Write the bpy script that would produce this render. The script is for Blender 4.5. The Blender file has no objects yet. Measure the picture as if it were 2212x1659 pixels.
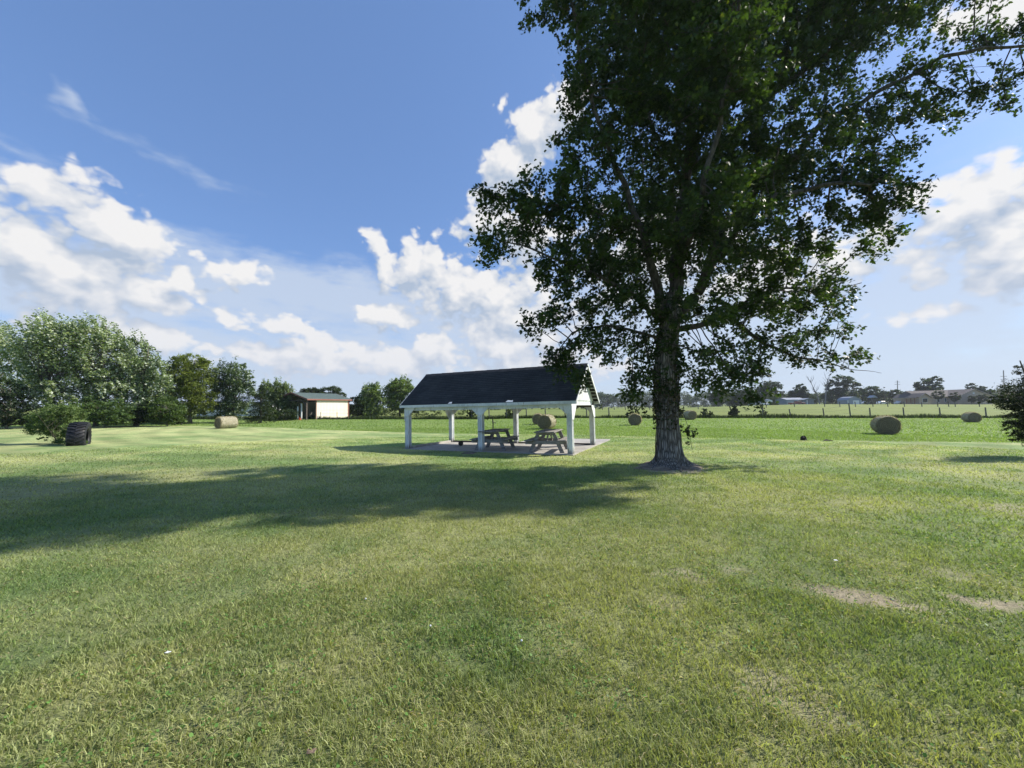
import bpy, bmesh, math, random
import numpy as np
from mathutils import Vector, Matrix

random.seed(7)
C = bpy.context.scene
R = math.radians
# ------------------------------------------------------------------ camera
PITCH, ROLL, FPX, EYE = .0629, .0207, 384.0, 1.65
cd = bpy.data.cameras.new('camera'); cam = bpy.data.objects.new('camera', cd)
C.collection.objects.link(cam); C.camera = cam
cd.sensor_width = 36; cd.sensor_fit = 'HORIZONTAL'; cd.lens = 36 * FPX / 1024
cd.clip_start = .05; cd.clip_end = 6000
cam.matrix_world = Matrix.Translation((0, 0, EYE)) @ Matrix.Rotation(math.pi / 2 + PITCH, 4, 'X') @ Matrix.Rotation(-ROLL, 4, 'Z')
C.render.resolution_x = 1024; C.render.resolution_y = 768

# ------------------------------------------------------------------ exposure, sun
C.view_settings.view_transform = 'Standard'; C.view_settings.look = 'None'
EXPO = 1.9
C.view_settings.exposure = EXPO; C.view_settings.gamma = 1
SUN_AZ, SUN_EL = R(77), R(38)        # clockwise from +Y (view direction)
sdir = Vector((math.sin(SUN_AZ) * math.cos(SUN_EL), math.cos(SUN_AZ) * math.cos(SUN_EL), math.sin(SUN_EL)))
sl = bpy.data.lights.new('sun', 'SUN'); sl.energy = 2.05; sl.angle = R(.9); sl.color = (1, .93, .82)
so = bpy.data.objects.new('sun', sl); C.collection.objects.link(so)
so.rotation_euler = sdir.to_track_quat('Z', 'Y').to_euler()

DS = 1024 / 2212.0                    # the enlarged photograph I measured in -> pixels
def ray(dx, dy):
    a = dx * DS - 512; b = 384 - dy * DS
    cr, sr = math.cos(ROLL), math.sin(ROLL)
    u = a * cr + b * sr; v = -a * sr + b * cr
    c, s = math.cos(PITCH), math.sin(PITCH)
    return u / FPX / (c - v / FPX * s), (s + v / FPX * c) / (c - v / FPX * s)   # X/Y, Z/Y
def at(dx, dy, Y):
    tx, tz = ray(dx, dy)
    return Vector((tx * Y, Y, EYE + tz * Y))

# ------------------------------------------------------------------ terrain
GY = [-2000, 0, 30, 42, 50, 60, 3000]
GZ = [0, 0, 0, .08, .33, .36, .36]
def terrain(X, Y):
    X = np.asarray(X, float); Y = np.asarray(Y, float)
    ax = np.abs(X); t = np.sign(X) * (np.logaddexp(0, (ax - 4) * 1.2) / 1.2 - .0068)
    t = np.clip(t, -170, 170)
    g = (np.interp(Y - 3, GY, GZ) + np.interp(Y, GY, GZ) + np.interp(Y + 3, GY, GZ)) / 3
    q = np.clip((X / np.maximum(Y, 1) - .35) / .45, 0, 1); q = q * q * (3 - 2 * q)
    w = np.clip((Y - 48) / 85, 0, 1); w = w * w * (2.2 - 1.2 * w)
    g = g + w * (1.25 + 1.35 * q)
    m = .012 * np.sin(X * 1.3 + 1.1 * np.sin(Y * .9)) * np.cos(Y * 1.1 + .8 * np.sin(X * .7))
    far = 1 - np.clip((np.hypot(X, Y) - 8) / 20, 0, 1)
    return -.0207 * t + g + m * (.3 + .7 * far)
def tz(x, y): return float(terrain(x, y))
def ground_hit(dx, dy):
    rx, rz = ray(dx, dy); Y = .5
    while Y < 400:
        if EYE + rz * Y < tz(rx * Y, Y): break
        Y *= 1.01
    lo, hi = Y / 1.01, Y
    for _ in range(20):
        m = (lo + hi) / 2
        if EYE + rz * m < tz(rx * m, m): hi = m
        else: lo = m
    return Vector((rx * hi, hi, tz(rx * hi, hi)))
def ground_at(dx, Y, dy=880):
    X = ray(dx, dy)[0] * Y
    return Vector((X, Y, tz(X, Y)))

# ------------------------------------------------------------------ world: Nishita sky + clouds by direction
W = bpy.data.worlds.new('World'); C.world = W; W.use_nodes = True
nt = W.node_tree; nt.nodes.clear()
def N(tree, t, **kw):
    n = tree.nodes.new(t)
    for k, v in kw.items(): setattr(n, k, v)
    return n
def setin(tree, n, i, v):
    if isinstance(v, bpy.types.NodeSocket): tree.links.new(v, n.inputs[i])
    elif v is not None: n.inputs[i].default_value = v
def M(tree, op, a, b=None, c=None, clamp=False):
    n = N(tree, 'ShaderNodeMath', operation=op, use_clamp=clamp)
    for i, v in enumerate((a, b, c)): setin(tree, n, i, v)
    return n.outputs[0]
def VM(tree, op, a, b=None, scale=None):
    n = N(tree, 'ShaderNodeVectorMath', operation=op)
    setin(tree, n, 0, a); setin(tree, n, 1, b)
    if scale is not None: setin(tree, n, 3, scale)
    return n.outputs['Value'] if op in ('LENGTH', 'DOT_PRODUCT') else n.outputs[0]
def sstep(tree, v, a, b):
    n = N(tree, 'ShaderNodeMapRange', interpolation_type='SMOOTHSTEP')
    setin(tree, n, 0, v); n.inputs[1].default_value = a; n.inputs[2].default_value = b
    return n.outputs[0]
def mixc(tree, f, a, b, blend='MIX'):
    n = N(tree, 'ShaderNodeMix', data_type='RGBA', blend_type=blend)
    setin(tree, n, 0, f); setin(tree, n, 6, a); setin(tree, n, 7, b)
    return n.outputs[2]
def noise(tree, vec, scale, detail=4, rough=.5, dist=0, dim='3D'):
    n = N(tree, 'ShaderNodeTexNoise', noise_dimensions=dim)
    setin(tree, n, 0, vec) if vec is not None else None
    n.inputs['Scale'].default_value = scale; n.inputs['Detail'].default_value = detail
    n.inputs['Roughness'].default_value = rough; n.inputs['Distortion'].default_value = dist
    return n

def ae(dx, dy):
    x, z = ray(dx, dy); return math.atan2(x, 1), math.atan2(z, math.hypot(x, 1))
# (x, y, rx, ry, tilt deg, strength)   in measured-photo units -> azimuth/elevation
CL = [(180, 450, 100, 52, -10, 1), (255, 495, 95, 48, -14, 1), (300, 530, 50, 22, -20, .8), (110, 500, 60, 50, 0, .7), (50, 540, 130, 66, -10, 1), (160, 590, 190, 72, -14, 1), (290, 625, 110, 42, -12, 1),
      (375, 588, 26, 24, 0, .9), (465, 576, 42, 20, -12, .9), (530, 592, 45, 22, -4, .9),
      (815, 535, 18, 30, 20, .8), (838, 570, 36, 26, -30, .9), (905, 580, 46, 48, -30, 1), (985, 628, 110, 50, -12, 1), (1070, 645, 90, 52, 0, 1), (1110, 690, 110, 40, 0, .9),
      (840, 685, 48, 24, 0, .9), (610, 705, 44, 18, -24, .85), (500, 690, 36, 14, -20, .5), (535, 712, 26, 8, 0, .45),
      (1215, 245, 50, 40, 30, 1), (1160, 290, 56, 54, 40, 1), (1110, 350, 56, 50, 40, 1), (1050, 465, 60, 42, 20, .9), (1087, 228, 16, 14, 20, .7), (1130, 500, 60, 60, 0, .8),
      (660, 765, 100, 34, 0, .95), (850, 785, 90, 30, 0, .9), (940, 765, 60, 36, 0, .95), (1080, 750, 80, 36, 0, .95), (1160, 725, 60, 36, 0, 1), (1150, 785, 150, 34, 0, .8),
      (480, 768, 60, 18, 0, .7), (345, 728, 62, 26, -18, .95), (250, 712, 50, 20, -14, .8), (90, 674, 56, 18, 0, .8), (-200, 600, 160, 60, 0, .9),
      (2165, 395, 75, 48, 0, 1), (2080, 445, 120, 50, 0, 1), (2180, 510, 150, 70, 0, 1), (1990, 425, 60, 24, 0, .8), (2320, 520, 200, 110, 0, 1), (2110, 570, 140, 44, 0, .8),
      (1990, 680, 90, 22, 0, .5), (1900, 520, 120, 60, 0, .5), (2150, 20, 90, 50, 0, 1), (1400, 560, 160, 90, 0, .8), (1650, 600, 150, 60, 0, .7)]
VEIL = [(700, 640, 330, 52, -4, .9), (520, 650, 160, 60, 0, .7), (950, 700, 260, 55, 0, .7), (700, 810, 900, 95, 0, .9), (2030, 640, 330, 120, 0, 1.0), (1500, 700, 500, 150, 0, .8),
        (1900, 800, 500, 100, 0, .9), (100, 640, 320, 56, -10, 1.0), (150, 205, 30, 9, -50, .36), (340, 335, 100, 10, -10, .16), (60, 330, 110, 12, -10, .22), (20, 372, 90, 14, -8, .26), (60, 690, 200, 50, 0, .5)]
def cloud_group(name, lst):
    g = bpy.data.node_groups.new(name, 'ShaderNodeTree')
    g.interface.new_socket('P', in_out='INPUT', socket_type='NodeSocketVector')
    g.interface.new_socket('D', in_out='OUTPUT', socket_type='NodeSocketFloat')
    gi = N(g, 'NodeGroupInput'); go = N(g, 'NodeGroupOutput')
    acc = None
    for (x, y, rx, ry, rot, st) in lst:
        a0, e0 = ae(x, y); a1, _ = ae(x + rx, y); _, e1 = ae(x, y - ry)
        mp = N(g, 'ShaderNodeMapping', vector_type='TEXTURE')
        if acc is None: g.links.new(gi.outputs[0], mp.inputs[0])
        else:                                            # chained one after another (keeps the shader's stack small)
            ch_ = N(g, 'ShaderNodeVectorMath', operation='MULTIPLY_ADD'); g.links.new(acc, ch_.inputs[0]); ch_.inputs[1].default_value = (1e-7, 1e-7, 0); g.links.new(gi.outputs[0], ch_.inputs[2])
            g.links.new(ch_.outputs[0], mp.inputs[0])
        mp.inputs[1].default_value = (a0, e0, 0); mp.inputs[2].default_value = (0, 0, R(rot)); mp.inputs[3].default_value = (abs(a1 - a0) * 1.7, abs(e1 - e0) * 1.7, 1)
        ln = VM(g, 'LENGTH', mp.outputs[0])
        v = M(g, 'MULTIPLY_ADD', ln, -st, st)
        acc = v if acc is None else M(g, 'MAXIMUM', acc, v)
    acc = M(g, 'MAXIMUM', acc, -.6)
    g.links.new(acc, go.inputs[0])
    return g
tc = N(nt, 'ShaderNodeTexCoord')
sep = N(nt, 'ShaderNodeSeparateXYZ'); nt.links.new(tc.outputs['Generated'], sep.inputs[0])
az = M(nt, 'ARCTAN2', sep.outputs[0], sep.outputs[1]); el = M(nt, 'ARCSINE', sep.outputs[2])
cmb = N(nt, 'ShaderNodeCombineXYZ'); nt.links.new(az, cmb.inputs[0]); nt.links.new(el, cmb.inputs[1])
P0 = cmb.outputs[0]
big = noise(nt, P0, 9, 3, .5, dim='2D')
wob = VM(nt, 'MULTIPLY', VM(nt, 'SUBTRACT', big.outputs['Color'], (.5, .5, .5)), (.10, .06, 0))
PW = VM(nt, 'ADD', P0, wob)
g_c = cloud_group('cumulus_field', CL); g_v = cloud_group('veil_field', VEIL)
def field(P, Pn):
    n = N(nt, 'ShaderNodeGroup', node_tree=g_c); nt.links.new(P, n.inputs[0])
    mp = VM(nt, 'MULTIPLY', Pn, (1, 1.35, 1))
    f1 = noise(nt, mp, 13, 6, .48, dim='2D').outputs[0]
    vo = N(nt, 'ShaderNodeTexVoronoi', feature='F1', voronoi_dimensions='2D'); nt.links.new(VM(nt, 'ADD', mp, VM(nt, 'SCALE', noise(nt, mp, 30, 2, dim='2D').outputs['Color'], None, .03)), vo.inputs[0])
    vo.inputs['Scale'].default_value = 24; vo.inputs['Detail'].default_value = 1.0; vo.inputs['Roughness'].default_value = .55
    bil = M(nt, 'SUBTRACT', .45, vo.outputs['Distance'])
    d = M(nt, 'MULTIPLY_ADD', M(nt, 'SUBTRACT', f1, .5), 1.15, n.outputs[0])
    return M(nt, 'MULTIPLY_ADD', bil, .5, d)
D0 = field(PW, P0)
off = (.016, .042, 0)
def after(P, o_, D):
    n = N(nt, 'ShaderNodeVectorMath', operation='MULTIPLY_ADD'); nt.links.new(D, n.inputs[0]); n.inputs[1].default_value = (1e-7, 1e-7, 0); nt.links.new(VM(nt, 'ADD', P, o_), n.inputs[2]); return n.outputs[0]
D1 = field(after(PW, off, D0), after(P0, off, D0))
alpha = sstep(nt, D0, -.02, .34)
lit = M(nt, 'MULTIPLY_ADD', M(nt, 'SUBTRACT', D0, D1), 1.0, .50, clamp=True)
K = 2 ** -EXPO
sky = N(nt, 'ShaderNodeTexSky', sky_type='NISHITA', sun_disc=False)
sky.sun_elevation = SUN_EL; sky.sun_rotation = SUN_AZ; sky.altitude = 200; sky.air_density = 1.0; sky.dust_density = .6; sky.ozone_density = 2.2
SKS = .105
S0 = K / SKS
skc = mixc(nt, 1.0, sky.outputs[0], (.53, .58, .66, 1), 'MULTIPLY')
skc = mixc(nt, .55, skc, (.130 * S0, .245 * S0, .520 * S0, 1))
vn = N(nt, 'ShaderNodeGroup', node_tree=g_v); nt.links.new(after(PW, (0, 0, 0), D1), vn.inputs[0])
vst = noise(nt, VM(nt, 'MULTIPLY', P0, (1, 3.5, 1)), 6, 6, .6, dim='2D').outputs[0]
veil = M(nt, 'MULTIPLY', sstep(nt, M(nt, 'MULTIPLY_ADD', M(nt, 'SUBTRACT', vst, .5), 1.0, vn.outputs[0]), -.05, .60), .80)
hor = M(nt, 'MULTIPLY', sstep(nt, el, .36, -.04), .6)
S = K / SKS
c1 = mixc(nt, hor, skc, (.50 * S, .66 * S, .88 * S, 1))
c2 = mixc(nt, veil, c1, (.60 * S, .69 * S, .83 * S, 1))
ccol = mixc(nt, lit, (.44 * S, .53 * S, .67 * S, 1), (.92 * S, .91 * S, .90 * S, 1))
lowf = sstep(nt, el, .30, .02)
ccol = mixc(nt, M(nt, 'MULTIPLY', lowf, .5), ccol, (.70 * S, .74 * S, .84 * S, 1))
c3 = mixc(nt, M(nt, 'MULTIPLY', alpha, .97), c2, ccol)
bg = N(nt, 'ShaderNodeBackground'); bg.inputs[1].default_value = SKS
nt.links.new(c3, bg.inputs[0]); wo = N(nt, 'ShaderNodeOutputWorld'); nt.links.new(bg.outputs[0], wo.inputs[0])
W.cycles.sampling_method = 'NONE'

# ------------------------------------------------------------------ mesh helpers
def tag(o, label=None, cat=None, group=None, kind=None):
    if label: o['label'] = label
    if cat: o['category'] = cat
    if group: o['group'] = group
    if kind: o['kind'] = kind
    return o
def empty(name, loc, label, cat, group=None, rz=0):
    o = bpy.data.objects.new(name, None); C.collection.objects.link(o)
    o.empty_display_size = .3
    o.location = loc; o.rotation_euler = (0, 0, rz)
    return tag(o, label, cat, group)
class MB:
    def __init__(s): s.v = []; s.f = []
    def add(s, vs, fs):
        b = len(s.v); s.v += [tuple(v) for v in vs]; s.f += [tuple(i + b for i in f) for f in fs]; return s
    def box(s, x0, x1, y0, y1, z0, z1, m=None):
        vs = [Vector(p) for p in ((x0, y0, z0), (x1, y0, z0), (x1, y1, z0), (x0, y1, z0), (x0, y0, z1), (x1, y0, z1), (x1, y1, z1), (x0, y1, z1))]
        if m: vs = [m @ v for v in vs]
        return s.add(vs, [(0, 3, 2, 1), (4, 5, 6, 7), (0, 1, 5, 4), (1, 2, 6, 5), (2, 3, 7, 6), (3, 0, 4, 7)])
    def bar(s, a, b, w, h, up=(0, 0, 1)):
        a = Vector(a); b = Vector(b); d = (b - a); L = d.length; d.normalize()
        u = Vector(up); sx = d.cross(u).normalized(); sz = sx.cross(d).normalized()
        m = Matrix((sx, d, sz)).transposed().to_4x4(); m.translation = a
        return s.box(-w / 2, w / 2, 0, L, -h / 2, h / 2, m)
    def prism(s, poly, d):          # extrude polygon by vector d
        n = len(poly); d = Vector(d); vs = [Vector(p) for p in poly] + [Vector(p) + d for p in poly]
        return s.add(vs, [tuple(range(n))[::-1], tuple(range(n, 2 * n))] + [(i, (i + 1) % n, (i + 1) % n + n, i + n) for i in range(n)])
    def tube(s, pts, rad, sides=6, cap=True):
        pts = [Vector(p) for p in pts]; n = len(pts); vs = []; fs = []
        ref = Vector((.3, .2, 1)).normalized()
        for i, p in enumerate(pts):
            d = (pts[min(i + 1, n - 1)] - pts[max(i - 1, 0)]).normalized()
            a = d.cross(ref if abs(d.dot(ref)) < .95 else Vector((1, 0, 0))).normalized(); b = d.cross(a)
            r = rad[i] if hasattr(rad, '__len__') else rad
            for k in range(sides):
                t = 2 * math.pi * k / sides
                vs.append(p + a * (r * math.cos(t)) + b * (r * math.sin(t)))
        for i in range(n - 1):
            for k in range(sides):
                k2 = (k + 1) % sides
                fs.append((i * sides + k, i * sides + k2, (i + 1) * sides + k2, (i + 1) * sides + k))
        if cap:
            fs.append(tuple(range(sides))[::-1]); fs.append(tuple((n - 1) * sides + k for k in range(sides)))
        return s.add(vs, fs)
    def build(s, name, mat, parent=None, smooth=False, bevel=0):
        me = bpy.data.meshes.new(name); me.from_pydata(s.v, [], s.f); me.materials.append(mat)
        if bevel or True:
            bm = bmesh.new(); bm.from_mesh(me); bmesh.ops.recalc_face_normals(bm, faces=bm.faces); bm.to_mesh(me); bm.free()
        if smooth: me.polygons.foreach_set('use_smooth', [True] * len(me.polygons))
        o = bpy.data.objects.new(name, me); C.collection.objects.link(o)
        if parent: o.parent = parent
        if bevel:
            md = o.modifiers.new('bevel', 'BEVEL'); md.width = bevel; md.segments = 1; md.limit_method = 'ANGLE'; md.harden_normals = False
        return o
def npmesh(name, V, loops, starts, mat, parent=None, col=None, smooth=False):
    me = bpy.data.meshes.new(name)
    me.vertices.add(len(V)); me.vertices.foreach_set('co', np.ascontiguousarray(V, np.float32).ravel())
    me.loops.add(len(loops)); me.loops.foreach_set('vertex_index', np.ascontiguousarray(loops, np.int32))
    me.polygons.add(len(starts)); me.polygons.foreach_set('loop_start', np.ascontiguousarray(starts, np.int32))
    if smooth: me.polygons.foreach_set('use_smooth', np.ones(len(starts), bool))
    me.update(calc_edges=True)
    if col is not None:
        a = me.attributes.new('col', 'FLOAT_COLOR', 'POINT')
        cc = np.ones((len(V), 4), np.float32); cc[:, :3] = col; a.data.foreach_set('color', cc.ravel())
    me.materials.append(mat)
    o = bpy.data.objects.new(name, me); C.collection.objects.link(o)
    if parent: o.parent = parent
    return o

# ------------------------------------------------------------------ materials
def material(name):
    m = bpy.data.materials.new(name); m.use_nodes = True; t = m.node_tree
    return m, t, t.nodes['Principled BSDF']
def simple(name, c1, c2=None, scale=6, rough=.8, bump=0, bscale=30, stretch=(1, 1, 1), detail=6, spec=.3, metal=0, contrast=(.35, .65)):
    m, t, p = material(name)
    p.inputs['Roughness'].default_value = rough; p.inputs['Specular IOR Level'].default_value = spec; p.inputs['Metallic'].default_value = metal
    tc = N(t, 'ShaderNodeTexCoord'); mp = N(t, 'ShaderNodeMapping'); t.links.new(tc.outputs['Object'], mp.inputs[0]); mp.inputs[3].default_value = stretch
    if c2:
        n = noise(t, mp.outputs[0], scale, detail, .6)
        t.links.new(mixc(t, sstep(t, n.outputs[0], *contrast), (*c1, 1), (*c2, 1)), p.inputs['Base Color'])
    else: p.inputs['Base Color'].default_value = (*c1, 1)
    if bump:
        n2 = noise(t, mp.outputs[0], bscale, 5, .6); b = N(t, 'ShaderNodeBump'); b.inputs['Strength'].default_value = bump; b.inputs['Distance'].default_value = .02
        t.links.new(n2.outputs[0], b.inputs['Height']); t.links.new(b.outputs[0], p.inputs['Normal'])
    return m
def leaf_material(name, transl=.35, rough=.55, spec=.25, gain=1.0):
    m = bpy.data.materials.new(name); m.use_nodes = True; t = m.node_tree; t.nodes.clear()
    at_ = N(t, 'ShaderNodeAttribute', attribute_name='col')
    p = N(t, 'ShaderNodeBsdfPrincipled'); p.inputs['Roughness'].default_value = rough; p.inputs['Specular IOR Level'].default_value = spec
    tr = N(t, 'ShaderNodeBsdfTranslucent'); mx = N(t, 'ShaderNodeMixShader'); mx.inputs[0].default_value = transl
    t.links.new(at_.outputs['Color'], p.inputs['Base Color'])
    tcol = mixc(t, 1.0, at_.outputs['Color'], (1.25, 1.35, .5, 1), 'MULTIPLY'); t.links.new(tcol, tr.inputs[0])
    t.links.new(p.outputs[0], mx.inputs[1]); t.links.new(tr.outputs[0], mx.inputs[2])
    o = N(t, 'ShaderNodeOutputMaterial'); t.links.new(mx.outputs[0], o.inputs[0])
    return m
M_leaf = leaf_material('leaf'); M_maple = leaf_material('maple_leaf', .38, .5, .3); M_grass = leaf_material('grass_blade', .40, .5, .25)
M_bark = simple('bark', (.085, .070, .055), (.20, .185, .16), 5, .95, .6, 14, (3, 3, .5), contrast=(.3, .7))
M_twig = simple('twig_bark', (.05, .04, .032), (.09, .075, .06), 8, .9)
M_white = None

def ground_mat(name, fine, amp, scale1=9, streak=None, dry=(.26, .22, .12), dryamt=.35):
    m, t, p = material(name)
    p.inputs['Roughness'].default_value = .9; p.inputs['Specular IOR Level'].default_value = .15
    tc = N(t, 'ShaderNodeTexCoord'); P = tc.outputs['Object']
    a = N(t, 'ShaderNodeAttribute', attribute_name='col')
    n1 = noise(t, P, fine, 6, .7); n2 = noise(t, P, scale1, 5, .6); n3 = noise(t, P, .35, 4, .6)
    v = M(t, 'MULTIPLY_ADD', M(t, 'SUBTRACT', n1.outputs[0], .5), amp, 1.0)
    v = M(t, 'MULTIPLY_ADD', M(t, 'SUBTRACT', n2.outputs[0], .5), amp * .9, v)
    v = M(t, 'MULTIPLY_ADD', M(t, 'SUBTRACT', n3.outputs[0], .5), .35, v)
    if streak:
        mp = N(t, 'ShaderNodeMapping'); t.links.new(P, mp.inputs[0]); mp.inputs[2].default_value = (0, 0, R(streak[0])); mp.inputs[3].default_value = (streak[1], streak[2], 1)
        ns = noise(t, mp.outputs[0], 1, 4, .6)
        v = M(t, 'MULTIPLY_ADD', M(t, 'SUBTRACT', ns.outputs[0], .5), streak[3], v)
    v = M(t, 'MAXIMUM', v, .25)
    c = VM(t, 'SCALE', a.outputs['Color'], None, v)
    nd = noise(t, P, 2.2, 7, .75)
    c = mixc(t, M(t, 'MULTIPLY', sstep(t, nd.outputs[0], .50, .72), dryamt), c, (*dry, 1))
    t.links.new(c, p.inputs['Base Color'])
    b = N(t, 'ShaderNodeBump'); b.inputs['Strength'].default_value = .9; b.inputs['Distance'].default_value = .05
    t.links.new(M(t, 'ADD', n1.outputs[0], n2.outputs[0]), b.inputs['Height']); t.links.new(b.outputs[0], p.inputs['Normal'])
    return m
M_lawn = ground_mat('lawn_ground', 55, .9, 9, (62, .35, 3.2, .55), dryamt=.25)
M_hay = ground_mat('hay_field_ground', 16, .55, 3, (84, .12, 1.6, .5), dry=(.20, .20, .08), dryamt=.2)
M_past = ground_mat('pasture_ground', 6, .5, .8, (88, .03, .35, .45), dry=(.25, .22, .10), dryamt=.3)

# value noise in numpy for planting colours
def vnoise(X, Y, s, seed):
    rs = np.random.RandomState(seed); T = rs.rand(256, 256)
    x = X / s + 1000.37; y = Y / s + 1000.91
    xi = np.floor(x).astype(int); yi = np.floor(y).astype(int); fx = x - xi; fy = y - yi
    fx = fx * fx * (3 - 2 * fx); fy = fy * fy * (3 - 2 * fy)
    g = lambda i, j: T[i & 255, j & 255]
    return (g(xi, yi) * (1 - fx) + g(xi + 1, yi) * fx) * (1 - fy) + (g(xi, yi + 1) * (1 - fx) + g(xi + 1, yi + 1) * fx) * fy
def fbm(X, Y, s, seed, o=4):
    r = 0; a = .5; tot = 0
    for k in range(o): r = r + a * vnoise(X, Y, s / 2 ** k, seed + k); tot += a; a *= .55
    return r / tot

BAREP = []   # bare earth patches: centre, rx, ry, rot, strength
for (dx, dy, rx, ry, rot, st) in [(1800, 1275, .20, .07, -20, .9), (1850, 1290, .26, .09, -25, 1), (1910, 1303, .25, .07, -25, .9), (2180, 1308, .24, .10, -10, .95), (1475, 1245, .22, .10, -20, .55), (1590, 1232, .14, .08, 0, .4), (2050, 1240, .2, .1, 0, .35),
                                  (1670, 1480, .16, .09, -20, .55), (1730, 1530, .22, .08, -30, .45), (1325, 1520, .14, .06, 0, .4), (1650, 915, 2.0, 1.2, 0, .3), (2190, 1100, .5, .3, 0, .5), (1130, 990, .6, .25, 0, .0), (560, 1520, .18, .08, 0, .25), (1420, 1300, .25, .12, 0, .3), (700, 1440, .2, .1, 0, .2)]:
    g = ground_hit(dx, dy); BAREP.append((g.x, g.y, rx, ry, R(rot), st))
LUSH = []
for (dx, dy, rx, ry, st) in [(1050, 1370, .42, .36, 1), (1120, 1440, .35, .2, .8), (1900, 1400, .7, .4, .55), (640, 1300, .6, .3, .4), (2050, 1500, .5, .3, .5), (1480, 1540, .3, .2, .5), (380, 1370, .4, .2, .35), (1700, 1150, 1.5, 1.0, .5), (1400, 1120, 1.2, .8, .4)]:
    g = ground_hit(dx, dy); LUSH.append((g.x, g.y, rx, ry, st))
TREE = ground_hit(1448, 1012)
def bare(X, Y):
    b = np.zeros_like(X, dtype=float); w = fbm(X, Y, .22, 31) - .5
    for (cx, cy, rx, ry, rot, st) in BAREP:
        c, s = math.cos(rot), math.sin(rot); u = (X - cx) * c + (Y - cy) * s; v = -(X - cx) * s + (Y - cy) * c
        d = np.sqrt((u / rx) ** 2 + (v / ry) ** 2) / 1.25
        b = np.maximum(b, st * np.clip((1.35 - d + w * 2.0) / .7, 0, 1))
    d = np.hypot(X - TREE.x, Y - TREE.y)
    b = np.maximum(b, np.clip((.95 - d + w * .8) / .3, 0, 1) * .9)
    return b
def grasscol(X, Y):
    """albedo of the lawn where it grows"""
    n1 = fbm(X, Y, 3.1, 3); n2 = fbm(X, Y, .8, 11); n3 = fbm(X, Y, 9, 21)
    k = np.clip((n1 - .5) * 2.0 + (n2 - .5) * 1.5 + .47, 0, 1)
    for (cx, cy, rx, ry, st) in LUSH:
        d = ((X - cx) / rx) ** 2 + ((Y - cy) / ry) ** 2; k = k * (1 - st * np.exp(-d * 1.2) * .9)
    lush = np.array([.170, .245, .088]); dry = np.array([.350, .370, .165])
    c = lush[None] * (1 - k[:, None]) + dry[None] * k[:, None]
    c = c * (.88 + .35 * (n3 - .5) + .12)[:, None]
    ph = (X * math.cos(R(20)) + Y * math.sin(R(20)))
    r2 = np.hypot(X + 4, Y - 45)
    st = .5 + .5 * np.tanh(2.2 * np.sin(r2 * 2 * math.pi / 1.9))
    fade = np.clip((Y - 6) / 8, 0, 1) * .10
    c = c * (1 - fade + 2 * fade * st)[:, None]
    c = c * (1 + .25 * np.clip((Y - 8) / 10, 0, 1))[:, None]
    return c
def soilmix(c, X, Y):
    b = bare(X, Y)[:, None]; n = fbm(X, Y, .12, 77)[:, None]
    soil = np.array([.30, .255, .175]) * (1 - n) + np.array([.54, .475, .33]) * n
    return c * (1 - b) + soil * b

# ------------------------------------------------------------------ ground sheets
BND = [(-400, 923), (0, 922), (200, 921), (430, 920), (700, 929), (860, 934), (1100, 938.5), (1340, 942), (1512, 946), (1728, 951), (1944, 954), (2212, 957), (2500, 960)]
bt = []; bY = []
for (dx, dy) in BND:
    g = ground_hit(dx, dy); bt.append(math.atan2(g.x, g.y)); bY.append(math.hypot(g.x, g.y))
def R_lawn(phi): return np.interp(phi, [-math.pi, bt[0] - .3] + bt + [bt[-1] + .3, math.pi], [30, 30] + [min(v, 60) for v in bY] + [22, 30])
def R_fence(phi): return np.where(np.abs(phi) < 1.2, 50 / np.maximum(np.cos(phi), .3), 50 / math.cos(1.2))
phis = np.concatenate([np.linspace(-math.pi, -1.05, 60)[:-1], np.linspace(-1.05, 1.05, 460), np.linspace(1.05, math.pi, 60)[1:]])
def sheet(name, rin, rout, nr, mat, colf, wrap=True):
    T = np.linspace(0, 1, nr)[:, None]
    RR = rin[None] * (rout / rin)[None] ** T
    X = (RR * np.sin(phis)[None]).ravel(); Y = (RR * np.cos(phis)[None]).ravel()
    V = np.c_[X, Y, terrain(X, Y)]
    na = len(phis); i, j = np.meshgrid(np.arange(nr - 1), np.arange(na - 1), indexing='ij')
    q = np.stack([i * na + j, (i + 1) * na + j, (i + 1) * na + j + 1, i * na + j + 1], -1).reshape(-1, 4)
    q = q[:, ::-1]
    o = npmesh(name, V, q.ravel(), np.arange(len(q)) * 4, mat, col=colf(X, Y), smooth=True)
    return tag(o, kind='structure')
rl = R_lawn(phis); rf = R_fence(phis)
rl = np.minimum(rl, rf - 4)
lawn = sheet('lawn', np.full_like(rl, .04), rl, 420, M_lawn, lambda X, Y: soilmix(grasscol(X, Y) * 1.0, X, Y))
def haycol(X, Y):
    n = fbm(X, Y, 6, 41)[:, None]; n2 = fbm(X, Y, 1.2, 44)[:, None]
    return (np.array([.140, .215, .055]) * (1 - n) + np.array([.200, .270, .080]) * n) * (.82 + .36 * n2)
sheet('hay_field', rl, rf, 160, M_hay, haycol)
def pastcol(X, Y):
    n = fbm(X, Y, 25, 51)[:, None]
    return np.array([.19, .22, .062]) * (1 - n) + np.array([.135, .185, .046]) * n
sheet('pasture', rf, np.full_like(rf, 3000), 150, M_past, pastcol)

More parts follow.
